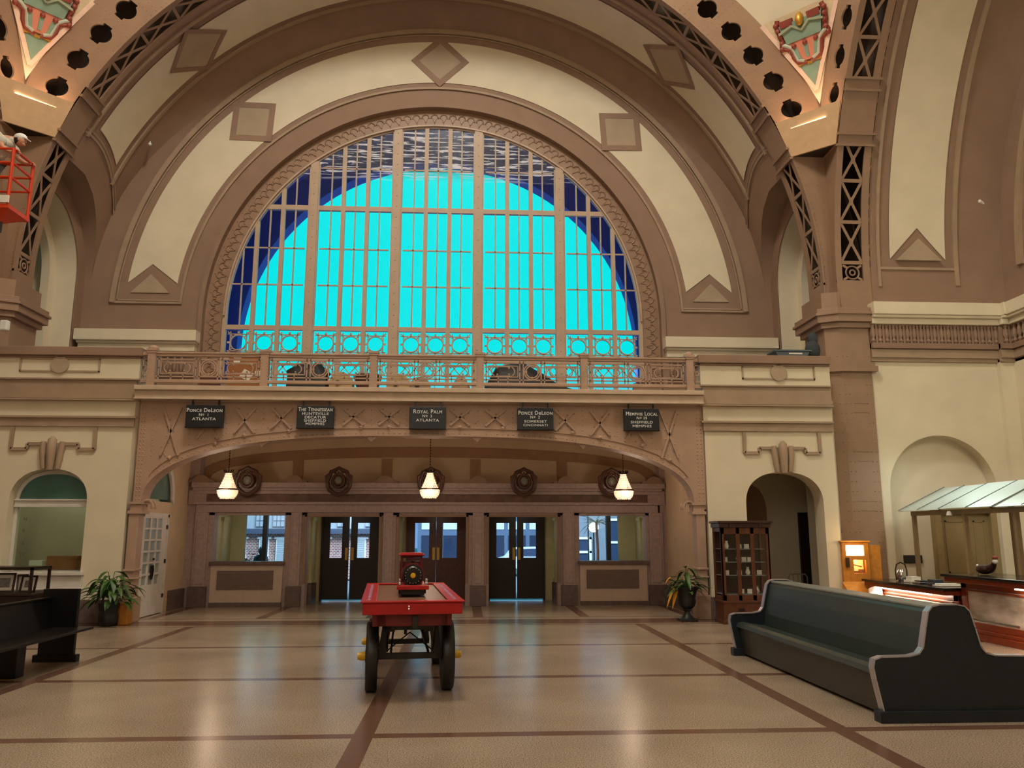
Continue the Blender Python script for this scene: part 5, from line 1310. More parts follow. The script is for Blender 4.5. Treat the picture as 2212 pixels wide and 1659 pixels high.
kq('lit_sign', MB().box(-.34, .03, .02, .03, 1.20, 1.40), mat('glowing_white_sign', (255, 246, 230), .5, emit=6, var=0))
kq('shelf_back', MB().box(-.22, .07, .14, .15, .84, 1.14), mat('lit_shelf_back', (255, 190, 110), .5, emit=.9, var=.1))
kq('shelf_items', MB().box(-.16, .0, .08, .1, .86, .9).box(-.05, .04, .05, .12, .86, .93).bar((-.16, .08, 1.02), (.0, .08, .98), .02), mat('brown_leaflets', (170, 110, 60), .6))
kq('lock', MB().lathe([(.02, -.30), (.02, -.28)], (.0, -.0, .25), 10, 'y'), BLACK)
kq('tap', MB().box(-.36, -.30, -.06, -.02, .98, 1.16), mat('dark_iron_fitting', (60, 40, 28), .5))
point('booth_shelf_light', (7.76, 15.98, 1.08), 2.2, (1, .6, .2), .03); point('booth_sign_light', (7.7, 15.6, 1.55), 5, (1, .62, .25), .05)
# ================================================================== BAR COUNTERS
MARB = bpy.data.materials.new('cloudy_backlit_panel'); MARB.use_nodes = True; t_ = MARB.node_tree; b_ = t_.nodes['Principled BSDF']
n_ = t_.nodes.new('ShaderNodeTexNoise'); n_.inputs['Scale'].default_value = 2.5; n_.inputs['Detail'].default_value = 6; r_ = t_.nodes.new('ShaderNodeValToRGB')
r_.color_ramp.elements[0].position = .35; r_.color_ramp.elements[0].color = lin((150, 138, 124)); r_.color_ramp.elements[1].position = .7; r_.color_ramp.elements[1].color = lin((226, 214, 204))
t_.links.new(n_.outputs['Fac'], r_.inputs[0]); t_.links.new(r_.outputs[0], b_.inputs['Base Color']); b_.inputs['Roughness'].default_value = .25
TOPD = mat('dark_granite_top', (34, 28, 26), .15, var=.3, scale=30)
LED = mat('warm_strip_lamp', (255, 226, 190), .5, emit=6, var=0)
def counter(y0, y1, h, xb, label, npan):
    r = thing('bar_counter', (xb, (y0+y1)/2, 0), label, 'counter')
    def q(n, mb, m, **k): return build(n, mb, m, r, **k)
    q('body', MB().box(xb+.06, xb+.7, y0, y1, .1, h-.06), WOODR)
    q('plinth', MB().box(xb-.06, xb+.7, y0-.02, y1, 0, .10).box(xb-.02, xb+.7, y0-.01, y1, .10, .16), WOODR, bevel=.008)
    q('countertop', MB().box(xb-.28, xb+.75, y0-.1, y1+.05, h-.045, h), TOPD, bevel=.008); q('top_rail', MB().box(xb-.24, xb+.7, y0-.06, y1+.02, h-.12, h-.045), WOODR, bevel=.01)
    L = (y1-y0)/npan
    for k in range(npan):
        a, b = y0+L*k, y0+L*(k+1); fr = MB().box(xb+.02, xb+.06, a, a+.14, .16, h-.12).box(xb+.02, xb+.06, b-.14, b, .16, h-.12).box(xb+.02, xb+.06, a, b, .16, .26).box(xb+.02, xb+.06, a, b, h-.22, h-.12)
        fr.box(xb+.0, xb+.03, a+.14, b-.14, h-.26, h-.235)
        q('panel_frame', fr, WOODR, bevel=.006); q('cloudy_panel', MB().box(xb+.04, xb+.055, a+.13, b-.13, .25, h-.22), MARB)
    return r
XB = 8.02
counter(13.15, 15.75, .76, XB, 'low mahogany bar counter with lit cloudy panel, behind the green bench', 1)
counter(9.2, 13.05, .99, XB, 'tall mahogany bar counter with cloudy stone panels at the right edge', 2)
for y, z, L in ((14.55, .62, 1.9), (11.0, .85, .9), (9.9, .85, .7)):
    tag(build('strip_lamp', MB().box(XB-.18, XB-.15, y-L/2, y+L/2, z-.01, z+.01), LED), 'thin glowing strip lamp under the %s bar top%s' % (('low' if z < .7 else 'tall'), {14.55: '', 11.0: ', far one', 9.9: ', near one'}[y]), 'lamp')
    area('bar_strip_light', (XB-.16, y, z-.02), L, 20 if z < .7 else 14, (1, .78, .58), (XB+.1, y, .2), .05)
tag(build('brass_foot_rail', MB().cyl((XB-.14, 11.5, .32), (XB-.14, 12.9, .32), .02, 10).box(XB-.15, XB+.05, 12.3, 12.33, .31, .33), CHROME, smooth=True), 'short chrome foot rail on the tall bar front', 'rail')
mb = MB().box(XB+.0, XB+.02, 15.80, 15.95, .15, .62).box(XB+.0, XB+.25, 15.80, 15.82, .15, .62)
tag(build('white_door_panel', MB().plate([arch_poly(7.86, .13, .1, .56, .63, 12)], 15.5, 15.54), mat('bright_white_panel', (250, 246, 240), .4), bevel=.003), 'small bright white arched panel at the far end of the low bar', 'panel')
# things on the bar
def pcs(name, parts, label, cat, group=None):
    mb0 = parts[0][1]; allv = [v for _, m, _, *_ in parts for v in m.v]
    r = thing(name, (sum(v[0] for v in allv)/len(allv), sum(v[1] for v in allv)/len(allv), min(v[2] for v in allv)), label, cat, group)
    for n, m, ma, *sm in parts: (each if n == 'paper_label' else build)(n, m, ma, r, smooth=bool(sm))
    return r
y = 15.0; x = XB+.1
pcs('glass_jar', [('jar', MB().lathe([(.07, .76), (.085, .80), (.085, .9), (.06, .96), (.05, .97)], (x, y, 0), 16), GREYG if 'GREYG' in globals() else CHROME, 1), ('handle', MB().tube([(x-.1, y, .78), (x-.11, y, .95), (x-.08, y, 1.06), (x, y, 1.10), (x+.08, y, 1.06), (x+.11, y, .95), (x+.1, y, .78)], .012, 6), BLACK, 1)], 'silver pot with a tall black hoop handle on the low bar', 'pot')
for i, (yy, w_, h_) in enumerate(((14.6, .12, .10), (14.25, .16, .06), (13.9, .12, .09), (13.55, .2, .04))):
    tag(build('serving_tray', MB().box(x-w_, x+w_, yy-.12, yy+.12, .762, .762+h_*.4).box(x-w_+.03, x+w_-.03, yy-.09, yy+.09, .762+h_*.4, .762+h_), [PAPER, CHROME, GREYP, PAPER][i], bevel=.004), ['white box of sachets beside the silver pot', 'flat metal tray on the low bar', 'small grey box on the low bar', 'white paper stack nearest the tall bar'][i], 'tray')
tag(build('office_box', MB().box(-8.38, -8.14, 16.45, 16.6, .95, 1.12), WHITE), 'pale box behind the office window glass at its lower left', 'box')
tag(build('office_box', MB().box(-8.08, -7.5, 16.5, 16.7, .95, 1.2), CARD), 'brown box behind the office window glass at its bottom middle', 'box')
tag(build('office_desk', MB().box(-8.7, -7.1, 16.42, 17.2, 0, .95), STONED), 'desk behind the arched office window at left', 'desk')
pcs('bird_ornament', [('body', MB().ball((XB+.25, 12.75, 1.07), (.10, .17, .075), 14, 8).tube([(XB+.25, 12.62, 1.08), (XB+.25, 12.52, 1.13), (XB+.25, 12.47, 1.2)], .04, 8, rs=[.07, .045, .03]), mat('dark_brown_feathers', (52, 24, 18), .6), 1), ('head', MB().ball((XB+.25, 12.46, 1.2), .042, 10, 6), WHITE, 1), ('crest', MB().ball((XB+.25, 12.46, 1.26), (.045, .05, .03), 8, 5), CRIM, 1)], 'dark brown and white rooster ornament with red crest on the tall bar', 'ornament')
tag(build('napkin_box', MB().box(XB+.1, XB+.35, 10.75, 11.1, .992, 1.04), PAPER, bevel=.006), 'flat white box of napkins on the tall bar top', 'box')
tag(build('dark_cup', MB().lathe([(.03, .992), (.04, 1.06)], (XB+.2, 10.55, 0), 12), BLACK, smooth=True), 'small dark cup on the tall bar beside the napkins', 'cup')
pcs('green_bottle', [('glass', MB().lathe([(.05, .992), (.05, 1.16), (.02, 1.22), (.018, 1.28)], (XB+.3, 10.3, 0), 14), mat('green_bottle_glass', (46, 140, 90), .15), 1), ('cap', MB().lathe([(.021, 1.28), (.021, 1.30)], (XB+.3, 10.3, 0), 12), WHITE)], 'green bottle on the tall bar at the right edge', 'bottle')
pcs('tap_handle', [('post', MB().cyl((XB+.3, 13.0, .99), (XB+.3, 13.0, 1.1), .012, 8), CHROME), ('knob', MB().ball((XB+.3, 13.0, 1.12), .022, 8, 6), WHITE, 1)], 'slim chrome tap with white knob at the end of the tall bar', 'tap')
# canopy of sheet metal on slim posts
SHEET = mat('galvanised_sheet', (190, 202, 196), .32, metal=.35, var=.04)
can = thing('metal_canopy', (9.4, 14.5, 0), 'sloping galvanised metal canopy on slim tan posts over the bar', 'canopy')
def cn(n, mb, m, **k): return build(n, mb, m, can, **k)
ys = [16.5, 15.05, 13.45, 11.9]
for i, (a, b) in enumerate(zip(ys[:-1], ys[1:])):
    dz = .012*(i % 2)
    cn('roof_sheet', MB().add([(8.98, a, 2.08+dz), (8.98, b, 2.08+dz), (10.0, b, 2.57+dz), (10.0, a, 2.57+dz), (8.98, a, 2.07+dz), (8.98, b, 2.07+dz), (10.0, b, 2.56+dz), (10.0, a, 2.56+dz)], [(0, 1, 2, 3), (7, 6, 5, 4), (0, 4, 5, 1), (2, 6, 7, 3), (1, 5, 6, 2), (3, 7, 4, 0)]), SHEET)
POST = mat('tan_post_paint', (140, 120, 88), .5)
sm_ = MB()
for yy in (16.48, 15.78, 15.05, 14.2, 13.45, 12.7): sm_.bar((8.97, yy, 2.095), (10.0, yy, 2.585), .02, .012)
each('seam', sm_, mat('dark_seam', (90, 98, 92), .4), can)
cn('eaves_beam', MB().box(9.1, 9.18, 11.9, 16.25, 1.98, 2.07), POST)
for x, yy in ((9.14, 16.2), (9.14, 14.5), (9.14, 13.1), (9.9, 14.3)): cn('post', MB().box(x-.035, x+.035, yy-.035, yy+.035, 0, 2.06 if x < 9.5 else 2.5), POST)
cn('spot_lamp', MB().lathe([(.03, 2.04), (.05, 1.98), (.05, 1.96)], (9.0, 14.75, 0), 12), WHITE, smooth=True)
area('canopy_top_light', (9.55, 14.9, 3.35), 2.2, 30, (.86, 1, .95), (9.5, 14.9, 2.3), .3)
# ================================================================== CHAIR in the passage
ch = thing('metal_chair', (7.05, 17.0, 0), 'grey tubular metal chair in the arched passage behind the green bench', 'chair')
mb = MB(); mb.tube([(-.2, .2, 0), (-.2, .18, .45), (-.2, .2, .72), (-.16, .2, .78), (.16, .2, .78), (.2, .2, .72), (.2, .18, .45), (.2, .2, 0)], .012, 6)
for s in (-1, 1): mb.tube([(s*.2, -.2, 0), (s*.2, -.2, .45), (s*.2, .18, .45)], .012, 6)
for x in (-.1, 0, .1): mb.tube([(x, .2, .45), (x, .2, .78)], .008, 5)
build('frame', mb, mat('grey_steel_tube', (130, 126, 124), .4, metal=.4), ch, world=False, smooth=True); build('seat', MB().box(-.19, .19, -.2, .19, .45, .475), GREYP, ch, world=False, bevel=.008)
# ================================================================== THINGS ON THE BALCONY
ZB = 4.45
bx1 = pcs('cardboard_box', [('box', MB().box(-4.95, -4.15, 16.8, 16.95, ZB, 5.36), CARD), ('paper_label', MB().add([(-4.72, 16.79, 4.83), (-4.52, 16.79, 4.74), (-4.42, 16.79, 4.90), (-4.62, 16.79, 5.0)], [(0, 1, 2, 3)]).box(-4.40, -4.28, 16.79, 16.8, 4.86, 4.96).box(-4.85, -4.72, 16.79, 16.8, 5.12, 5.17).box(-4.60, -4.45, 16.79, 16.8, 5.1, 5.13).box(-4.3, -4.2, 16.79, 16.8, 5.2, 5.27).box(-4.85, -4.7, 16.79, 16.8, 5.22, 5.26), PAPER)], 'tall flat cardboard box with white paper labels, showing above the balcony rail', 'box')
def drape(x0, x1, h, y0, y1, seed, pts):
    rnd = random.Random(seed); mb = MB(); n = 26; m = 10
    def hh(t):
        for (a, b), (c, d) in zip(pts[:-1], pts[1:]):
            if a <= t <= c: return b+(d-b)*(t-a)/(c-a)
        return 0
    def fn(i, j):
        x = x0+(x1-x0)*i; b = sin(pi*min(1, j*1.0)); top = hh(i)*h
        return (x+.03*sin(j*20), y0+(y1-y0)*j, ZB+1.22*top*(b**.3)*(1+.025*sin(i*17+j*5)))
    mb.grid(fn, n*2, m*2); return mb
BLK = mat('black_dust_sheet', (14, 14, 17), .6, bump=.3, bscale=8)
tag(build('draped_furniture', drape(.40, 2.30, .66, 16.6, 17.8, 2, [(0, .3), (.06, .55), (.14, .95), (.45, 1), (.62, .75), (.8, .45), (1, .28)]), BLK, smooth=True), 'large heap under a black dust sheet behind the balcony rail', 'draped heap')
tag(build('draped_furniture', drape(-3.75, -2.95, .60, 16.7, 17.5, 4, [(0, .8), (.2, 1), (.8, 1), (1, .8)]), BLK, smooth=True), 'black covered block behind the rail, right of the cardboard box', 'draped heap')
tag(build('storage_crate', MB().box(-.5, .9, 16.9, 17.5, ZB, ZB+.16), BLACK, bevel=.01), 'long low black case lying behind the middle of the rail', 'case')
TAN = mat('tan_canvas', (160, 134, 104), .8); TAN2 = mat('pale_wood_drum', (190, 160, 110), .6)
def drum(x, y, r, w_, m, lb, ax='y', z=None):
    z = ZB+r if z is None else z
    rt = thing('round_drum', (x, y, ZB), lb, 'drum', 'props stored on the balcony')
    build('shell', MB().lathe([(r*.97, -w_/2), (r, -w_/2+.02), (r, w_/2-.02), (r*.97, w_/2)], (x, y, z), 24, ax), m, rt, smooth=True)
    build('hub', MB().lathe([(.05, -w_/2-.03), (.05, -w_/2)], (x-.06, y, z+.02), 14, ax), BLACK, rt)
drum(-2.62, 16.9, .25, .3, TAN2, 'pale round wooden drum with dark hub, left of the brown bucket')
drum(-1.42, 16.9, .24, .3, TAN2, 'pale round wooden drum with dark hub, right of the brown bucket')
drum(-.98, 17.0, .22, .3, TAN, 'tan round drum behind the ring panel near the centre')
tag(build('brown_bucket', MB().lathe([(.16, ZB), (.26, ZB+.28), (.30, ZB+.42), (.28, ZB+.46), (.1, ZB+.47)], (-2.08, 16.9, 0), 20), mat('brown_leather', (96, 62, 48), .6), smooth=True), 'wide brown basket between the two pale drums', 'basket')
tag(build('tan_lampshade', MB().lathe([(.24, ZB), (.2, ZB+.22), (.10, ZB+.42), (.03, ZB+.48)], (-.12, 16.9, 0), 20), TAN, smooth=True), 'pale tan cone shaped shade left of the centre rail post', 'shade')
tag(build('leaning_board', MB().box(-5.55, -5.15, 16.9, 17.0, ZB, ZB+.40), mat('dark_brown_board', (88, 44, 28), .6)), 'dark brown board leaning behind the left railing ring', 'board')
tag(build('white_plank', MB().box(-6.1, -5.3, 16.5, 16.8, ZB, ZB+.07), PAPER), 'low white plank at the left end of the balcony floor', 'plank')
tag(build('red_cone', MB().lathe([(.05, ZB), (.04, ZB+.04), (.01, ZB+.13)], (2.68, 16.4, 0), 12), CRIM, smooth=True), 'tiny red cone at the foot of the railing at right', 'cone')
tag(build('grey_rod', MB().box(-5.4, -4.9, 16.4, 16.5, ZB, ZB+.05), GREYP), 'grey rod lying under the left railing', 'rod')
for x, lb in ((-5.55, 'left'), (4.15, 'right')):
    mb = MB()
    for i in range(5): mb.ball((x-.24+.12*i, 18.0, ZB+.62), (.055, .06, .07), 8, 5)
    mb.box(x-.32, x+.32, 18.0, 18.2, ZB, ZB+.56)
    tag(build('carved_stone_block', mb, BROWN, smooth=True), 'brown carved block with five round knobs behind the %s end of the rail' % lb, 'carving')
# grey tub on the right tower, white boxes, cameras
tub = pcs('grey_tub', [('tub', MB().plate([[(6.45, 5.21), (6.38, 5.33), (6.36, 5.35), (7.12, 5.35), (7.10, 5.33), (7.04, 5.21)]], 16.0, 16.4), GREYP), ('lid', MB().box(6.36, 7.14, 15.97, 16.43, 5.34, 5.37), GREYP), ('label', MB().box(6.66, 6.94, 15.985, 16.0, 5.28, 5.31), PAPER)], 'low blue-grey plastic tub on top of the right tower', 'tub')
tag(build('folded_sacks', MB().ball((7.28, 16.25, 5.42), (.16, .15, .22), 12, 8).ball((7.32, 16.3, 5.66), (.11, .1, .18), 10, 6), mat('dark_slate_cloth', (52, 58, 64), .8), smooth=True), 'bundle of dark grey cloth beside the tub against the column', 'cloth')
tag(build('wall_speaker', MB().box(-9.52, -9.36, 16.55, 16.68, 5.70, 5.92), WHITE, bevel=.03), 'small white wall speaker at the far left below the column cap', 'speaker')
def wcam(p, d, lb):
    r = thing('security_camera', p, lb, 'camera', 'small white wall cameras')
    p = Vector(p); d = Vector(d).normalized(); build('body', MB().cyl(p, p+d*.16, .04, 10).ball(p+d*.16, .045, 8, 6), WHITE, r, smooth=True); build('bracket', MB().cyl(p, p-Vector((0, 0, -.08)), .015, 6), WHITE, r)
wcam((-8.30, 20.1, 11.6), (.4, -1, -.5), 'small white camera on the dark curved vault, upper left')
wcam((-9.60, 20.4, 9.85), (.5, -.6, -.4), 'small white camera above the left arched niche')
wcam((11.75, 16.75, 9.0), (-.8, -.3, .3), 'small white camera in the right corner above the cornice')
# ================================================================== WORKER IN THE LIFT (left edge)
OR = mat('orange_lift_paint', (214, 62, 22), .4); RW = mat('white_guard_board', (226, 220, 208), .6)
lift = thing('boom_lift', (-9.0, 14.0, 0), 'orange boom lift basket at the far left edge, raised high', 'lift')
bk = MB()
for x in (-9.3, -7.98):
    for y_ in (13.7, 14.35): bk.cyl((x, y_, 7.25), (x, y_, 8.28), .028, 8)
for z in (7.75, 8.02, 8.28):
    bk.cyl((-9.3, 13.7, z), (-7.98, 13.7, z), .022, 8).cyl((-9.3, 14.35, z), (-7.98, 14.35, z), .022, 8).cyl((-7.98, 13.7, z), (-7.98, 14.35, z), .022, 8)
build('basket_rails', bk, OR, lift, smooth=True)
build('floor_pan', MB().box(-9.3, -7.95, 13.68, 14.37, 7.18, 7.25).add([(-9.3, 13.7, 7.18), (-7.96, 13.7, 7.18), (-8.3, 14.0, 6.98), (-9.3, 14.0, 6.98), (-9.3, 14.3, 7.18), (-7.96, 14.3, 7.18)], [(0, 1, 2, 3), (3, 2, 5, 4), (1, 5, 2)]), OR, lift)
build('toe_board', MB().box(-9.3, -8.23, 13.66, 13.69, 7.27, 7.40).box(-8.17, -7.95, 13.66, 13.69, 7.27, 7.40), RW, lift)
build('mast', MB().bar((-8.9, 14, 7.0), (-10.4, 12.2, .6), .2).box(-11.2, -9.9, 11.6, 12.9, 0.1, .7).cyl((-8.25, 14.0, 6.85), (-8.25, 14.0, 7.15), .05, 10), mat('grey_lift_mast', (70, 66, 64), .5), lift)
wk = thing('person', (-8.45, 14.05, 7.25), 'worker in a white cap and grey T-shirt bending over the lift basket at far left', 'person')
def skin(name, pts, edges, radii, m, parent, sub=2):
    me = bpy.data.meshes.new(name); me.from_pydata(pts, edges, []); o = bpy.data.objects.new(name, me); COL.objects.link(o); o.parent = parent
    me.materials.append(m); s = o.modifiers.new('skin', 'SKIN'); s.use_smooth_shade = True
    for i, r_ in enumerate(radii): me.skin_vertices[0].data[i].radius = (r_, r_)
    for i in range(len(pts)): me.skin_vertices[0].data[i].use_root = (i == 0)
    q = o.modifiers.new('sub', 'SUBSURF'); q.levels = sub; q.render_levels = sub; return o
SKIN = mat('skin', (196, 140, 110), .6); SHIRT = mat('light_grey_tshirt', (196, 190, 176), .85); TROU = mat('dark_grey_work_trousers', (64, 58, 54), .85)
# local: person faces +x, bends forward
body = [(-.12, 0, .92), (-.06, 0, 1.10), (.06, 0, 1.27), (.16, 0, 1.36), (.24, 0, 1.38), (.31, 0, 1.38),
        (.10, -.20, 1.31), (.22, -.27, 1.10), (.34, -.24, 1.02), (.43, -.24, 1.04), (.10, .20, 1.31), (.22, .27, 1.12), (.36, .25, 1.04), (.44, .25, 1.04),
        (-.12, -.11, .86), (-.06, -.13, .48), (-.10, -.13, .09), (-.12, .11, .86), (-.06, .13, .48), (-.10, .13, .09)]
ed = [(0, 1), (1, 2), (2, 3), (3, 4), (4, 5), (3, 6), (6, 7), (7, 8), (8, 9), (3, 10), (10, 11), (11, 12), (12, 13), (0, 14), (14, 15), (15, 16), (0, 17), (17, 18), (18, 19)]
skin('body', body, ed, [.12, .11, .12, .09, .06, .055, .05, .045, .035, .03, .05, .045, .035, .03, .10, .065, .045, .10, .065, .045], SKIN, wk)
skin('t_shirt', [(-.10, 0, 1.0), (-.06, 0, 1.12), (.06, 0, 1.30), (.20, 0, 1.37), (.09, -.20, 1.31), (.17, -.25, 1.19), (.09, .20, 1.31), (.17, .25, 1.19)], [(0, 1), (1, 2), (2, 3), (3, 4), (4, 5), (3, 6), (6, 7)], [.19, .19, .21, .115, .13, .10, .13, .10], SHIRT, wk)
build('t_shirt_shoulders', MB().ball((.07, 0, 1.28), (.20, .20, .135), 18, 10).ball((.15, -.22, 1.245), (.10, .08, .115), 12, 8).ball((.15, .22, 1.245), (.10, .08, .115), 12, 8).ball((.20, 0, 1.34), (.10, .10, .085), 12, 8), SHIRT, wk, world=False, smooth=True)
skin('trousers', [(-.12, 0, .94), (-.12, -.11, .86), (-.06, -.13, .48), (-.10, -.13, .12), (-.12, .11, .86), (-.06, .13, .48), (-.10, .13, .12)], [(0, 1), (1, 2), (2, 3), (0, 4), (4, 5), (5, 6)], [.165, .12, .085, .07, .12, .085, .07], TROU, wk)
hd = MB().ball((.37, 0, 1.36), (.10, .078, .105), 16, 10).ball((.46, 0, 1.33), (.022, .014, .02), 8, 5).ball((.37, -.08, 1.35), (.018, .01, .028), 8, 5).ball((.37, .08, 1.35), (.018, .01, .028), 8, 5).ball((.42, 0, 1.285), (.045, .04, .03), 8, 5)
build('head', hd, SKIN, wk, world=False, smooth=True)
fe = MB()
for s in (-1, 1): fe.ball((.455, s*.03, 1.37), .010, 8, 5)
fe.ball((.462, 0, 1.295), (.008, .022, .005), 8, 4); build('eyes_and_mouth', fe, BLACK, wk, world=False)
build('hair', MB().ball((.345, 0, 1.37), (.098, .086, .10), 14, 8), mat('dark_brown_hair', (44, 30, 22), .8), wk, world=False, smooth=True)
cp = MB().ball((.36, 0, 1.41), (.115, .092, .085), 16, 8).add([(.42, -.07, 1.42), (.50, -.055, 1.38), (.55, 0, 1.35), (.50, .055, 1.38), (.42, .07, 1.42), (.42, -.07, 1.41), (.50, -.055, 1.37), (.55, 0, 1.34), (.50, .055, 1.37), (.42, .07, 1.41)], [(0, 1, 2, 3, 4), (9, 8, 7, 6, 5), (0, 5, 6, 1), (1, 6, 7, 2), (2, 7, 8, 3), (3, 8, 9, 4)])
build('white_cap', cp, WHITE, wk, world=False, smooth=True)
for s in (-1, 1):
    hm = MB().ball((.445, s*.25, 1.035), (.045, .035, .02), 10, 6)
    for i in range(4):
        yy = s*.25+(-.027+.018*i); hm.tube([(.46, yy, 1.04), (.50, yy, 1.045), (.525, yy, 1.02), (.515, yy, .995)], .009, 6)
    hm.tube([(.43, s*.25-s*.03, 1.03), (.455, s*.25-s*.055, 1.01), (.49, s*.25-s*.055, 1.0)], .010, 6)
    build('hand', hm, SKIN, wk, world=False, smooth=True)
    build('boot', MB().ball((-.04, s*.13, .05), (.14, .055, .055), 12, 6), BLACK, wk, world=False, smooth=True)
# ================================================================== STREET OUTSIDE THE DOORS
struct('floor', MB().box(-60, 60, 20.72, 90, -.35, -.05), mat('dusk_asphalt', (96, 98, 104), .7, scale=3))
def brick():
    m = bpy.data.materials.new('red_brick'); m.use_nodes = True; t = m.node_tree; b = t.nodes['Principled BSDF']; k = t.nodes.new('ShaderNodeTexBrick'); g = t.nodes.new('ShaderNodeTexCoord'); mp = t.nodes.new('ShaderNodeMapping'); mp.inputs['Rotation'].default_value = (radians(90), 0, 0)
    k.inputs['Scale'].default_value = 4.2; k.inputs['Color1'].default_value = lin((178, 112, 98)); k.inputs['Color2'].default_value = lin((146, 88, 80)); k.inputs['Mortar'].default_value = lin((220, 214, 208)); k.inputs['Mortar Size'].default_value = .03
    t.links.new(g.outputs['Object'], mp.inputs[0]); t.links.new(mp.outputs[0], k.inputs['Vector']); t.links.new(k.outputs['Color'], b.inputs['Base Color']); b.inputs['Roughness'].default_value = .9; return m
BR = brick(); SHI = mat('grey_weatherboard', (168, 172, 178), .8); WT = mat('outdoor_white_paint', (240, 240, 240), .7); DKG = mat('dark_window_pane', (50, 60, 84), .15)
h1 = thing('brick_building', (-7, 30, 0), 'brick building with white shutters and grey upper storey, seen through the left panes', 'building')
build('brick_wall', MB().box(-13, -2.6, 30, 31, 0, 1.6), BR, h1); build('upper_storey', MB().box(-13, -2.6, 30, 31, 1.78, 3.2), SHI, h1); build('gutter_band', MB().box(-13.1, -2.5, 29.8, 31, 1.6, 1.78), mat('slate_band', (70, 80, 100), .7), h1)
for x in (-8.15, -7.35, -6.75, -5.2, -3.9, -3.3):
    w_ = build('shutter', MB().box(x, x+.34, 29.94, 30, .3, 1.42), WT, h1)
    s_ = MB()
    for i in range(16): s_.box(x+.04, x+.30, 29.93, 29.94, .36+.065*i, .40+.065*i)
    build('slats', s_, SHI, w_)
    build('lintel', MB().box(x-.06, x+.42, 29.92, 30, 1.42, 1.5), WT, w_)
for x in (-8.3, -7.5, -6.9, -5.6, -4.6, -3.6):
    w_ = build('window', MB().box(x, x+.42, 29.96, 30, 1.86, 2.3), SHI, h1)
    s_ = MB()
    for i in range(3): s_.box(x+.14*i+.13, x+.14*i+.145, 29.95, 29.96, 1.88, 2.28)
    s_.box(x+.02, x+.4, 29.95, 29.96, 2.06, 2.075); build('sash_bars', s_, mat('dark_sash', (90, 100, 118), .6) if 'dark_sash' not in bpy.data.materials else bpy.data.materials['dark_sash'], w_)
h2 = thing('stucco_building', (9, 36, 0), 'pale stucco building with tall white framed windows, seen through the right pane', 'building')
build('stucco_wall', MB().box(4.6, 16, 36, 37, 0, 8), mat('pale_stucco', (122, 126, 134), .85), h2)
for x0, x1, z1 in ((6.25, 7.75, 2.25), (4.75, 5.55, 1.45), (8.2, 9.4, 2.25)):
    w_ = build('window', MB().box(x0, x1, 35.93, 36, 0, z1), DKG, h2); f_ = MB()
    for x in (x0, x1-.1): f_.box(x, x+.1, 35.88, 35.93, 0, z1)
    f_.box(x0, x1, 35.88, 35.93, z1-.1, z1).box(x0, x1, 35.88, 35.93, z1*.52, z1*.52+.1); build('frame', f_, WT, w_)
h3 = thing('glass_shopfront', (1.2, 42, 0), 'dim blue glazed building front across the street behind the centre doors', 'building')
build('wall', MB().box(-2.4, 4.4, 42, 43, 0, 3.4), mat('blue_grey_front', (96, 112, 140), .7), h3)
for i in range(6):
    build('window', MB().box(-2.2+i*1.1, -1.3+i*1.1, 41.94, 42, .2, 1.5), DKG, h3)
    build('window', MB().box(-2.2+i*1.1, -1.3+i*1.1, 41.94, 42, 1.8, 2.2), WT, h3)
pt = thing('palm_tree', (4.85, 30, 0), 'small palm tree outside the right window', 'tree'); tb = MB().tube([(4.85, 30, 0), (4.87, 30, 1), (4.83, 30, 2.0)], .05, 8); build('trunk', tb, WOODC, pt)
lf = MB(); rnd = random.Random(8)
for i in range(34): a = rnd.uniform(0, 2*pi); leaf(lf, (4.83, 30, 2.0), (cos(a), sin(a), rnd.uniform(-.1, .9)), rnd.uniform(.5, .9), .035, rnd.uniform(.1, .5))
build('fronds', lf, mat('dark_palm_leaf', (44, 60, 40), .6), pt)
sl = thing('street_lamp', (5.2, 33, 0), 'white globe street lamp behind the palm', 'lamp'); build('pole', MB().cyl((5.2, 33, 0), (5.2, 33, 1.7), .03, 8), BLACK, sl); build('globe', MB().ball((5.2, 33, 1.85), .2, 14, 8), mat('lit_globe', (255, 250, 235), .5, emit=4, var=0), sl, smooth=True)
sl2 = tag(build('wall_lamp', MB().box(4.75, 5.05, 32.4, 32.6, 2.30, 2.38), mat('lit_soffit_lamp', (255, 250, 235), .5, emit=4, var=0)), 'bright flat lamp at the top left corner of the right window', 'lamp')
build('bracket', MB().box(4.88, 4.92, 32.45, 32.55, 0, 2.3).box(4.88, 4.92, 32.45, 32.55, 2.25, 2.31), BLACK, sl2)
car = thing('parked_car', (2.5, 33, 0), 'pale car parked outside, seen through the right entrance door', 'car')
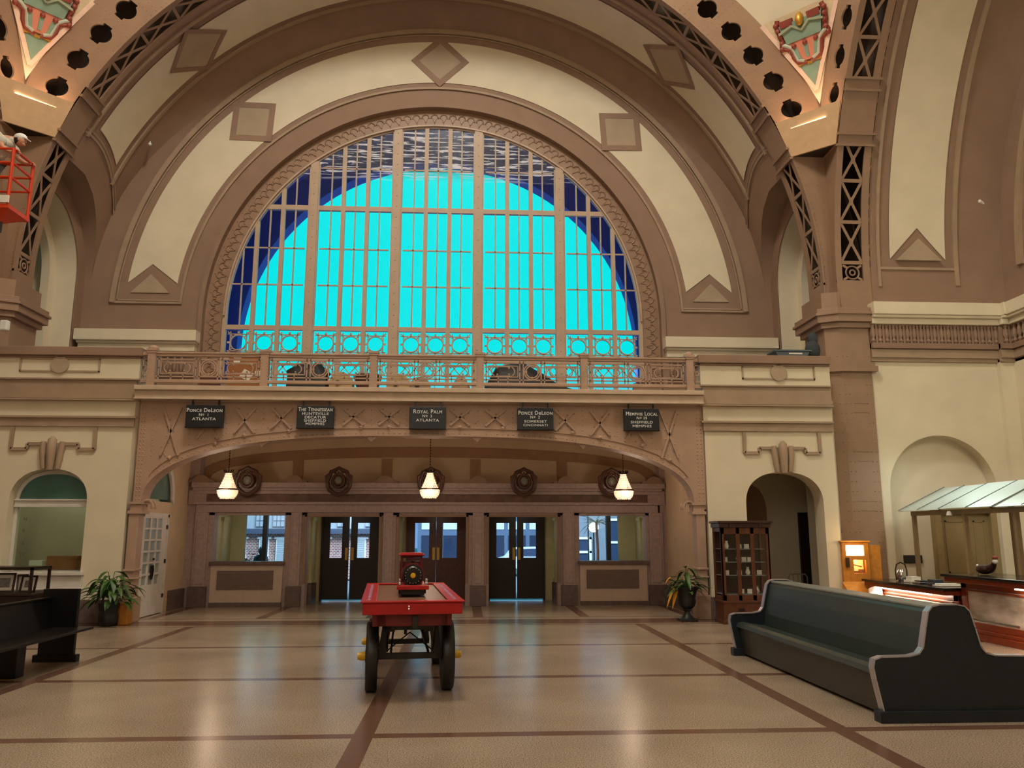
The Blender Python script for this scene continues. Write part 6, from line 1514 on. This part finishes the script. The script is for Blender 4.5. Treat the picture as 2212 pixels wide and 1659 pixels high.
build('body', MB().plate([[(1.2, .25), (1.2, .6), (1.6, .7), (1.9, 1.05), (2.9, 1.08), (3.3, .72), (3.8, .62), (3.8, .25)]], 32.4, 33.8), mat('pale_blue_car_paint', (190, 200, 216), .25), car, bevel=.04); build('windows', MB().plate([[(1.75, .74), (1.98, 1.0), (2.85, 1.02), (3.15, .74)]], 32.38, 32.4), DKG, car)
wl = MB()
for x in (1.7, 3.3): wl.lathe([(.001, -.1), (.26, -.1), (.26, .1), (.001, .1)], (x, 32.5, .2), 18, 'y')
each('wheel', wl, BLACK, car)
sb = thing('flower_shrub', (-6.25, 24.0, 0), 'low reddish shrub outside the left window', 'shrub'); lf = MB(); rnd = random.Random(9)
for i in range(150): a = rnd.uniform(0, 2*pi); r_ = rnd.uniform(0, .38); leaf(lf, (-6.25+r_*cos(a), 24+.25*sin(a), rnd.uniform(.5, 1.15)-r_*.4), (cos(a), sin(a), .6), .14, .035, .03, 3)
build('leaves', lf, mat('reddish_leaf', (116, 66, 62), .7, var=.4), sb); build('planter', MB().box(-6.9, -5.6, 23.7, 24.3, -.05, .5), STONED, sb)
pg = thing('person', (-5.96, 24.6, -.05), 'dark dressed person sitting outside behind the left window mullion', 'person')
skin('body', [(0, 0, .50), (0, 0, .75), (0, 0, .98), (0, 0, 1.08), (.15, 0, .96), (.2, -.05, .72), (.12, -.2, .6), (-.15, 0, .96), (-.2, -.05, .72), (-.12, -.2, .6), (.1, -.42, .5), (.1, -.45, .08), (-.1, -.42, .5), (-.1, -.45, .08)], [(0, 1), (1, 2), (2, 3), (2, 4), (4, 5), (5, 6), (2, 7), (7, 8), (8, 9), (0, 10), (10, 11), (0, 12), (12, 13)], [.15, .15, .13, .05, .07, .05, .04, .07, .05, .04, .08, .05, .08, .05], BLACK, pg)
build('bench_seat', MB().box(-.4, .4, -.15, .25, .02, .40), STONED, pg, world=False)
build('head', MB().ball((0, 0, 1.17), (.085, .1, .12), 12, 8), BLACK, pg, world=False, smooth=True)
area('street_sky_light', (0, 27, 9), 12, 5600, (.52, .76, 1), (0, 33, 0), 6)
